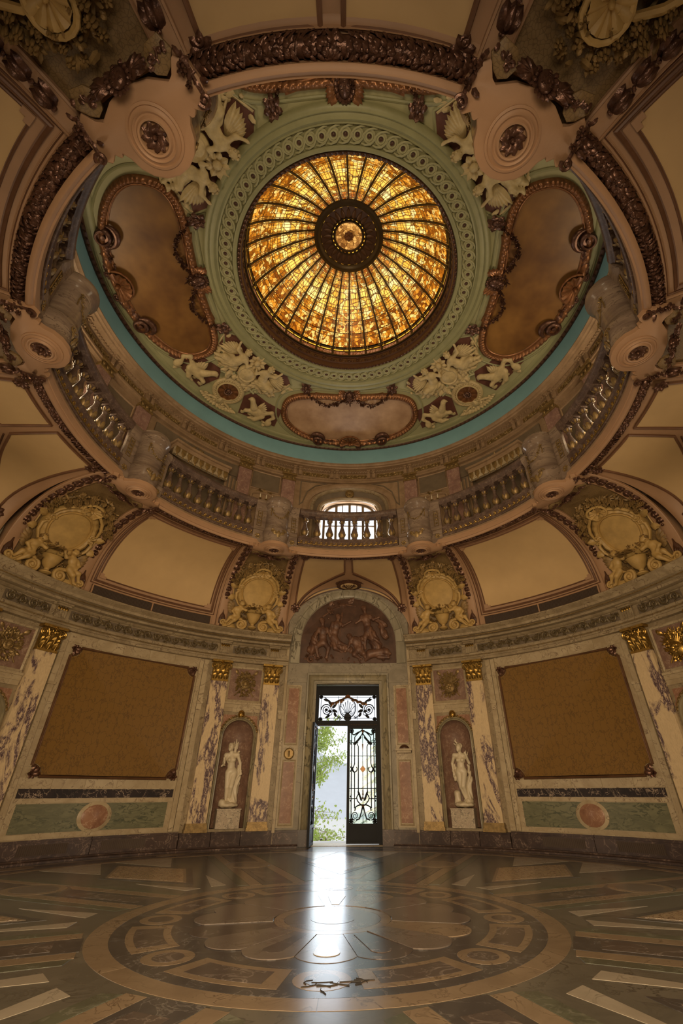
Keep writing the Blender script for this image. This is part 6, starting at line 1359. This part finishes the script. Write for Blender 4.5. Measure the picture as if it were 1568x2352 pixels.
q = MB(); rr = random.Random(77); bunch(q, [(-1.45, .12), (-.9, .16), (-.2, .14), (.5, .10)], .24, rr, 1.0, .09, .14, .6); volute(q, (-1.22, .10, .10), .16, 1.4, 0, 1, .04); LR.part('foliage', q.mesh('foliage', T['relief'], fr2))
q = MB(); tube(q, [(-.25, .5, .05), (-.30, 1.2, .06), (-.22, 1.7, .05)], [.09, .07, .04], 8); bunch(q, [(-.9, 1.55), (-.5, 1.85), (-.1, 2.0), (.25, 1.95)], .45, rr, .8, .11, .10, .75); LR.part('tree', q.mesh('tree', T['relief'], fr2))
LR.place(0, 'bronzed high relief of mythical figures in the arch over the door', None)
# small fittings by the door
BP = Thing('bell_plate', 'plaque', 8.12, 2.14); q = MB(); f3 = cylmap(8.12); lathe(q, [(.15, 0), (.15, .03), (.13, .04), (.12, .03), (0, .03)], 28, (0, 0, .015)); BP.part('disc', q.mesh('disc', T['oldgold'], f3)); q = MB(); ell(q, (0, .04, .05), (.03, .04, .03), 8, 6); tube(q, [(0, .02, .05), (0, -.08, .05)], [.03, .022], 8); BP.part('knob', q.mesh('knob', T['oldgold'], f3))
BP.place(-12.0, 'round brass plate on the rose marble panel left of the door')
SH = Thing('wall_shelf', 'shelf', 8.10, 2.20); q = MB(); box(q, -.24, .24, 0, .05, 0, .26, 4); SH.part('board', q.mesh('board', T['cream'], cylmap(8.10))); q = MB(); box(q, -.21, .21, -.05, 0, 0, .18, 4); SH.part('support', q.mesh('support', T['cream'], cylmap(8.10))); SH.place(12.0, 'small cream marble shelf on the wall right of the door')
BX = Thing('dark_shelf_shape', 'ornament', 8.05, 2.25); q = MB(); lathe(q, [(.15, 0), (.15, .03), (.12, .05), (.11, .08), (.04, .11), (0, .115)], 20, (0, 0, .02), 'b'); BX.part('dome', q.mesh('dome', T['ribdk'], cylmap(8.05))); BX.place(12.0, 'low dark rounded shape on the small marble shelf')  # dark rounded shape set on the shelf
# ================================================================ DOOR
q = MB(); P = [(-1.03, 0), (-1.03, 4.10), (1.03, 4.10), (1.03, 0)]; jp = [(0, -.25), (0, .04), (.05, .05), (.06, .09), (.14, .12), (.20, .08), (.22, .11), (.27, .11), (.28, 0)]
strip(q, P, [(o, h) for o, h in jp]); dj = struct('trim_9', q.mesh('door_surround', T['jamb'], cylmap(8.12, 0)))
for e in (-1, 1):
    q = MB(); box(q, *sorted((e*1.0, e*1.33)), 0, .36, 0, .15, 2); link('plinth_block', q.mesh('plinth_block', T['base'], cylmap(8.12, 0)), dj)
YD = 8.32; door = struct('door_1', None); door.location = (0, YD, 0); fdr = lambda x, z, h: (x, -h, z)
def dpart(par, name, q, mt='iron', sm=None): return link(name, q.mesh(name, T[mt], fdr, sm), par)
q = MB(); box(q, -1.02, 1.02, 3.78, 4.06, -.04, .06); box(q, -1.02, 1.02, 4.0, 4.04, .06, .085); dpart(door, 'head_beam', q)
for e in (-1, 1): q = MB(); box(q, *sorted((e*.90, e*1.03)), 0, 3.80, -.04, .05); dpart(door, 'post', q)
q = MB(); box(q, -.92, .92, 2.90, 3.05, -.04, .07); box(q, -.92, .92, 2.96, 2.99, .07, .09); dpart(door, 'transom_rail', q)
q = MB()
for k in range(36): ell(q, (-.88+1.76*k/35, 2.93, .075), (.014, .012, .012), 6, 4)
dpart(door, 'bead_row', q, 'irongold')
def leafshape(q, x, z, a, L, w): leaf(q, (x, z, .0), a, L, w, .01, .02, 2, 5)
tr = link('transom_grille', None, door); q = MB(); tube(q, [(.25*cos(a), 3.42+.29*sin(a), 0) for a in [2*PI*i/32 for i in range(32)]], .017, 6, True); tube(q, [(.215*cos(a), 3.42+.255*sin(a), 0) for a in [2*PI*i/32 for i in range(32)]], .007, 5, True); dpart(tr, 'oval_ring', q)
q = MB()
for k in range(-3, 4):
    tube(q, [(0, 3.20, 0), (k*.035, 3.34, 0), (k*.062, 3.44+.02*(3-abs(k)), 0), (k*.075, 3.47+.055*(3-abs(k)), 0)], [.010, .009, .010, .014], 5)
for e in (-1, 1): tube(q, spiral((e*.10, 3.27, 0), .06, 1.2, PI, -e, 12), .009, 5)
leafshape(q, 0, 3.05, PI/2, .22, .2); dpart(tr, 'palmette', q)
for e in (-1, 1):
    q = MB(); tube(q, spiral((e*.66, 3.36, 0), .175, 2.3, -PI/2*e+PI/2, e, 34, .82), [.018*(1-.4*i/34) for i in range(35)], 6); rosette(q, (e*.66, 3.36, 0), .05, 6, .02); tube(q, [(e*.66, 3.185, 0), (e*.50, 3.22, 0), (e*.46, 3.40, 0), (e*.56, 3.58, 0), (e*.74, 3.74, 0)], .013, 6); tube(q, [(e*.48, 3.35, 0), (e*.36, 3.22, 0), (e*.28, 3.14, 0), (e*.2, 3.16, 0)], .012, 6); volute(q, (e*.24, 3.14, 0), .06, 1.4, 0, e, .010, 5)
    for (x, z, a, L) in ((.47, 3.42, 2.4, .17), (.46, 3.36, 3.6, .16), (.52, 3.5, 1.0, .18), (.6, 3.62, .3, .18), (.42, 3.28, 4.2, .15), (.56, 3.22, 5.6, .16), (.50, 3.3, .4, .12)): leafshape(q, e*x, z, a if e > 0 else PI-a, L, .07)
    dpart(tr, 'scroll', q); q = MB(); tube(q, [(e*.08, 3.70, .03), (e*.25, 3.64, .03), (e*.42, 3.56, .03), (e*.54, 3.56, .03)], .025, 6)
    for k in range(6): leafshape(q, e*(.12+.075*k), 3.68-.025*k, (-.8 if e > 0 else PI+.8)+.5*(k % 2), .12, .07)
    dpart(tr, 'laurel_swag', q, 'irongold'); q = MB(); tube(q, [(e*.30, 3.07, 0), (e*.30, 3.76, 0)], .007, 5); tube(q, [(e*.84, 3.07, 0), (e*.84, 3.76, 0)], .009, 5); dpart(tr, 'upright', q)
    for z in (3.09, 3.74): q = MB(); rosette(q, (e*.84, z, 0), .07, 6, .03); dpart(tr, 'corner_rosette', q)
q = MB(); tube(q, [(-.9, 3.12, 0), (.9, 3.12, 0)], .008, 5); tube(q, [(-.9, 3.72, 0), (.9, 3.72, 0)], .008, 5); dpart(tr, 'rail', q); q = MB(); shell(q, (0, 3.70, .03), .09, PI/2, 7, .04); dpart(tr, 'shell', q, 'copper')
q = MB(); box(q, -.9, .9, 3.05, 3.79, -.028, -.022); link('pane', q.mesh('pane', T['pane'], fdr, False), door)
def door_leaf(name, loc, rot):
    """leaf hinged at x = 0 and reaching to x = -.93; ironwork mirrored about its middle"""
    lf = link(name, None, door); lf.location = loc; lf.rotation_euler = (0, 0, rot); cx = -.465
    for x0, x1, nm in ((-.93, -.85, 'stile'), (-.08, 0, 'stile')): q = MB(); box(q, x0, x1, .03, 2.90, -.03, .035); dpart(lf, nm, q)
    for z0, z1 in ((2.83, 2.90), (.40, .47), (.03, .08)): q = MB(); box(q, -.87, -.06, z0, z1, -.028, .033); dpart(lf, 'rail', q)
    q = MB(); box(q, -.87, -.06, .07, .42, -.018, .012); box(q, -.80, -.13, .13, .36, .012, .024); dpart(lf, 'kick_panel', q)
    q = MB(); box(q, -.86, -.07, .46, 2.84, -.016, -.011); link('pane', q.mesh('pane', T['panegr'], fdr, False), lf)
    q = MB()
    for z in (2.10, 1.29): tube(q, [(cx-.385, z, .0), (cx+.385, z, .0)], .009, 5)
    dpart(lf, 'cross_bar', q)
    q = MB(); tube(q, [(cx, .47, 0), (cx, .62, 0), (cx, 1.15, 0), (cx, 2.75, 0)], .009, 5); dpart(lf, 'centre_bar', q)
    for e in (-1, 1):
        X = lambda u: cx+e*u
        q = MB(); tube(q, [(X(.335), .55, 0), (X(.335), 2.78, 0)], .014, 5); dpart(lf, 'upright', q)
        q = MB(); tube(q, [(X(.24), .82, 0), (X(.24), 1.66, 0), (X(.27), 1.72, 0), (X(.30), 1.77, 0), (X(.27), 1.83, 0), (X(.24), 1.90, 0), (X(.24), 2.60, 0), (X(.19), 2.66, 0), (X(.12), 2.72, 0)], .017, 6); dpart(lf, 'upright', q)
        q = MB(); tube(q, [(X(.13), 1.15, 0), (X(.13), 2.36, 0), (X(.17), 2.42, 0), (X(.17), 2.50, 0), (X(.10), 2.58, 0), (X(.03), 2.66, 0), (X(.0), 2.72, 0)], .017, 6); tube(q, [(X(.13), 1.15, 0), (X(.18), 1.08, 0), (X(.16), 1.00, 0), (X(.08), .92, 0), (X(0), .87, 0)], .017, 6); dpart(lf, 'inner_bar', q)
        q = MB(); tube(q, [(X(.24)+.075*cos(a), 1.77+.075*sin(a), 0) for a in [(.75+i*.125)*PI if e > 0 else (.25-i*.125)*PI for i in range(13)]], .017, 6); dpart(lf, 'crescent', q)
        q = MB(); tube(q, [(X(0), .90, 0), (X(.10), .90, 0), (X(.2), .86, 0), (X(.235), .76, 0)], .019, 6); tube(q, [(X(.01), .88, 0), (X(.05), .72, 0), (X(.10), .58, 0), (X(.20), .55, 0)], .020, 6); tube(q, spiral((X(.225), .65, 0), .10, 1.9, -PI/2, e, 26, .8), [.014*(1-.4*i/26) for i in range(27)], 6); dpart(lf, 'foot_scroll', q)
        q = MB(); tube(q, [(X(.13), 2.455, 0), (X(.385), 2.455, 0)], .012, 5); tube(q, [(X(.16), 1.05, 0), (X(.385), 1.05, 0)], .012, 5)
        for z in (2.5, 2.42, 1.82, 1.72, 1.1, 1.0): ell(q, (X(.36), z, 0), (.016, .03, .014), 6, 5)
        dpart(lf, 'stub_bar', q)
        q = MB()
        for k in range(5): leafshape(q, X(.05+.035*k), 2.62-.05*k, (-1.0 if e > 0 else PI+1.0)+.25*k*e, .11, .05)
        for k in range(4): leafshape(q, X(.03+.02*k), 1.0+.05*k, (.9 if e > 0 else PI-.9), .10, .045)
        tube(q, [(X(.05), 2.76, 0), (X(.16), 2.72, 0), (X(.26), 2.66, 0), (X(.33), 2.70, 0)], .020, 6); dpart(lf, 'acanthus', q)
        for z in (.52, 2.77): q = MB(); rosette(q, (X(.335), z, 0), .06, 6, .025); tube(q, [(X(.335)+.06*cos(a), z+.06*sin(a), 0) for a in [2*PI*i/16 for i in range(16)]], .011, 5, True); dpart(lf, 'corner_rosette', q)
    q = MB(); prism(q, [(cx, 1.68), (cx+.085, 1.77), (cx, 1.86), (cx-.085, 1.77)], -.012, .025, .012); dpart(lf, 'diamond_boss', q, 'irongold')
    q = MB()
    for k in range(8): ell(q, (cx, 1.14+.035*k, .0), (.03*(1-k/9), .022, .02), 6, 4)
    for k in range(5): ell(q, (cx, 2.40-.04*k, 0), (.03*(1-k/6), .025, .02), 6, 4)
    bunch(q, [(cx-.06, 2.78), (cx+.06, 2.78)], .08, random.Random(4), 1.2, .035, .03, .7); bunch(q, [(cx-.04, 1.06), (cx+.04, 1.06)], .06, random.Random(4), 1.2, .03, .03, .7); ell(q, (cx, .87, 0), (.04, .04, .03), 8, 5); dpart(lf, 'centre_ornament', q, 'irongold')
    return lf
door_leaf('closed_leaf', (.93, 0, 0), 0); ol = door_leaf('open_leaf', (-.93, -.03, 0), 88*D2R)
q = MB(); tube(q, [(-.90, 1.25, .05), (-.90, 1.25, .09), (-.82, 1.25, .09)], .012, 6); dpart(ol, 'handle', q, 'irongold')
q = MB(); box(q, -1.02, 1.02, -.05, .012, -.35, .32); dpart(door, 'threshold', q, 'cream', False)
# ================================================================ OUTSIDE THE DOOR
q = MB(); box(q, -4, 4, 8.35, 9.75, -.25, -.015); struct('terrace', q.mesh('terrace', T['paving'], lambda a, b, h: (a, b, h), False))
q = MB(); box(q, -60, 60, 9.75, 140, -3.2, -3.0); struct('ground', q.mesh('ground', T['paving'], lambda a, b, h: (a, b, h), False))
# pale parapet building below the terrace
PB_ = Thing('parapet_building', 'building'); by = 30.
q = MB(); box(q, -5.2, -1.50, -3.0, -1.05, 0, 2.0); PB_.part('wall', q.mesh('wall', T['white'], lambda a, b, h: (a, by+h, b), False)); q = MB(); box(q, -5.25, -1.46, -1.05, -.98, -.04, 2.04); PB_.part('coping', q.mesh('coping', T['paving'], lambda a, b, h: (a, by+h, b), False))
for k in range(5):
    x = -1.72-.30*k; q = MB(); box(q, x-.075, x+.075, -1.62, -1.38+.015*(k < 1), .0, .02); PB_.part('window', q.mesh('window', T['dark'], lambda a, b, h: (a, by-h, b), False))
tc_ = bpy.data.curves.new('lettering', 'FONT'); tc_.body = 'AJET'; tc_.size = .20; tc_.extrude = .01; tc_.space_character = .85; to = bpy.data.objects.new('lt', tc_); COL.objects.link(to); dgp = bpy.context.evaluated_depsgraph_get(); tme = bpy.data.meshes.new_from_object(to.evaluated_get(dgp)); bpy.data.objects.remove(to); tme.name = 'lettering'; tme.materials.clear(); tme.materials.append(T['ink'])
tme.transform(Matrix.Translation((-2.98, by-.03, -1.27)) @ Matrix.Rotation(PI/2, 4, 'X')); PB_.part('lettering', tme)
PB_.place(0, 'low white parapet wall with small openings, seen through the open door')
q = MB(); grid(q, lambda u, v: (-60+120*u, 95+25*sin(PI*v*.5), -3+ (16+4*sin(u*9)+2*sin(u*23))*v), 40, 6); struct('haze_backdrop', q.mesh('haze_backdrop', T['haze']))  # backdrop added to stand for the sky haze
def tree(name, label, base, seed, leaf_mat, mode):
    rr = random.Random(seed); t = Thing(name, 'tree'); tk = MB(); br = MB(); lf = MB()
    if mode == 'broad':
        tube(tk, [(0, 0, 0), (.05, .05, 2.), (.0, 0, 4.2), (.1, 0, 6.4)], [.22, .18, .14, .06], 9); anchors = []
        for k in range(26):
            z = 1.6+4.6*rr.random(); a = rr.uniform(-1.2, 1.2); L = rr.uniform(1.4, 2.6); P = [(0, 0, z)]; up = rr.uniform(-.25, .35) if z < 3.5 else rr.uniform(.0, .5)
            for i in range(1, 6): f = i/5; P.append((L*f*cos(a), L*f*sin(a), z+up*L*f-.35*f*f*(1 if z < 3.4 else .2)+rr.uniform(-.06, .06)))
            tube(br, P, [.035, .028, .02, .015, .010, .006], 5); anchors += [(p, z) for p in P[2:]]
            for j in range(6):
                p = Vector(P[rr.randint(2, 5)]); d = Vector((rr.uniform(.1, 1), rr.uniform(-.6, .6), rr.uniform(-.3, .5)))*rr.uniform(.3, .7); tube(br, [tuple(p), tuple(p+d*.5+Vector((0, 0, .04))), tuple(p+d)], [.008, .006, .003], 4); anchors.append((tuple(p+d), z))
        for p, z in anchors:
            dens = 26 if z > 4.4 else (14 if z < 2.9 else 5)
            for _ in range(dens):
                c = (p[0]+rr.gauss(0, .16), p[1]+rr.gauss(0, .2), p[2]+rr.gauss(0, .15)); s = rr.uniform(.04, .085); a, b = rr.random()*6.3, rr.random()*6.3
                u = Vector((cos(a)*cos(b), sin(a)*cos(b), sin(b)))*s; v = u.orthogonal().normalized()*s*.6; C_ = Vector(c); lf.add([tuple(C_-u), tuple(C_+v), tuple(C_+u), tuple(C_-v)], [(0, 1, 2, 3)])
    else:
        tube(tk, [(0, 0, 0), (0, 0, 4), (0, 0, 9)], [.25, .17, .03], 9)
        for k in range(70):
            z = .8+7.6*k/70; a = k*2.4; L = (9.2-z)*.30+.3; P = [(L*f*cos(a), L*f*sin(a), z-.45*L*f*f+.12*f) for f in (0, .25, .5, .75, 1)]; tube(br, P, [.03, .024, .018, .012, .006], 5)
            for j in range(44):
                f = rr.uniform(.15, 1); i = min(3, int(f*4)); p = Vector(P[i]).lerp(Vector(P[i+1]), f*4-i); w = a+rr.choice((-1, 1))*rr.uniform(.6, 1.3); d = Vector((cos(w), sin(w), rr.uniform(-.9, -.2)))*rr.uniform(.12, .34); n_ = d.orthogonal().normalized()*.03
                lf.add([tuple(p), tuple(p+d*.5+n_), tuple(p+d), tuple(p+d*.5-n_)], [(0, 1, 2, 3)])
    t.part('trunk', tk.mesh('trunk', T['bark'])); t.part('branches', br.mesh('branches', T['bark'])); t.part('foliage', lf.mesh('foliage', T[leaf_mat], None, False), kind='stuff')
    t.place(0, label, None, loc=base)
tree('broadleaf_tree', 'light green broadleaf tree with bare reddish twigs outside the open door', (-2.75, 17.5, -3.0), 5, 'leafy', 'broad')
tree('conifer', 'drooping dark conifer outside, behind the ironwork door leaf', (2.1, 25., -3.0), 9, 'conifer', 'con')
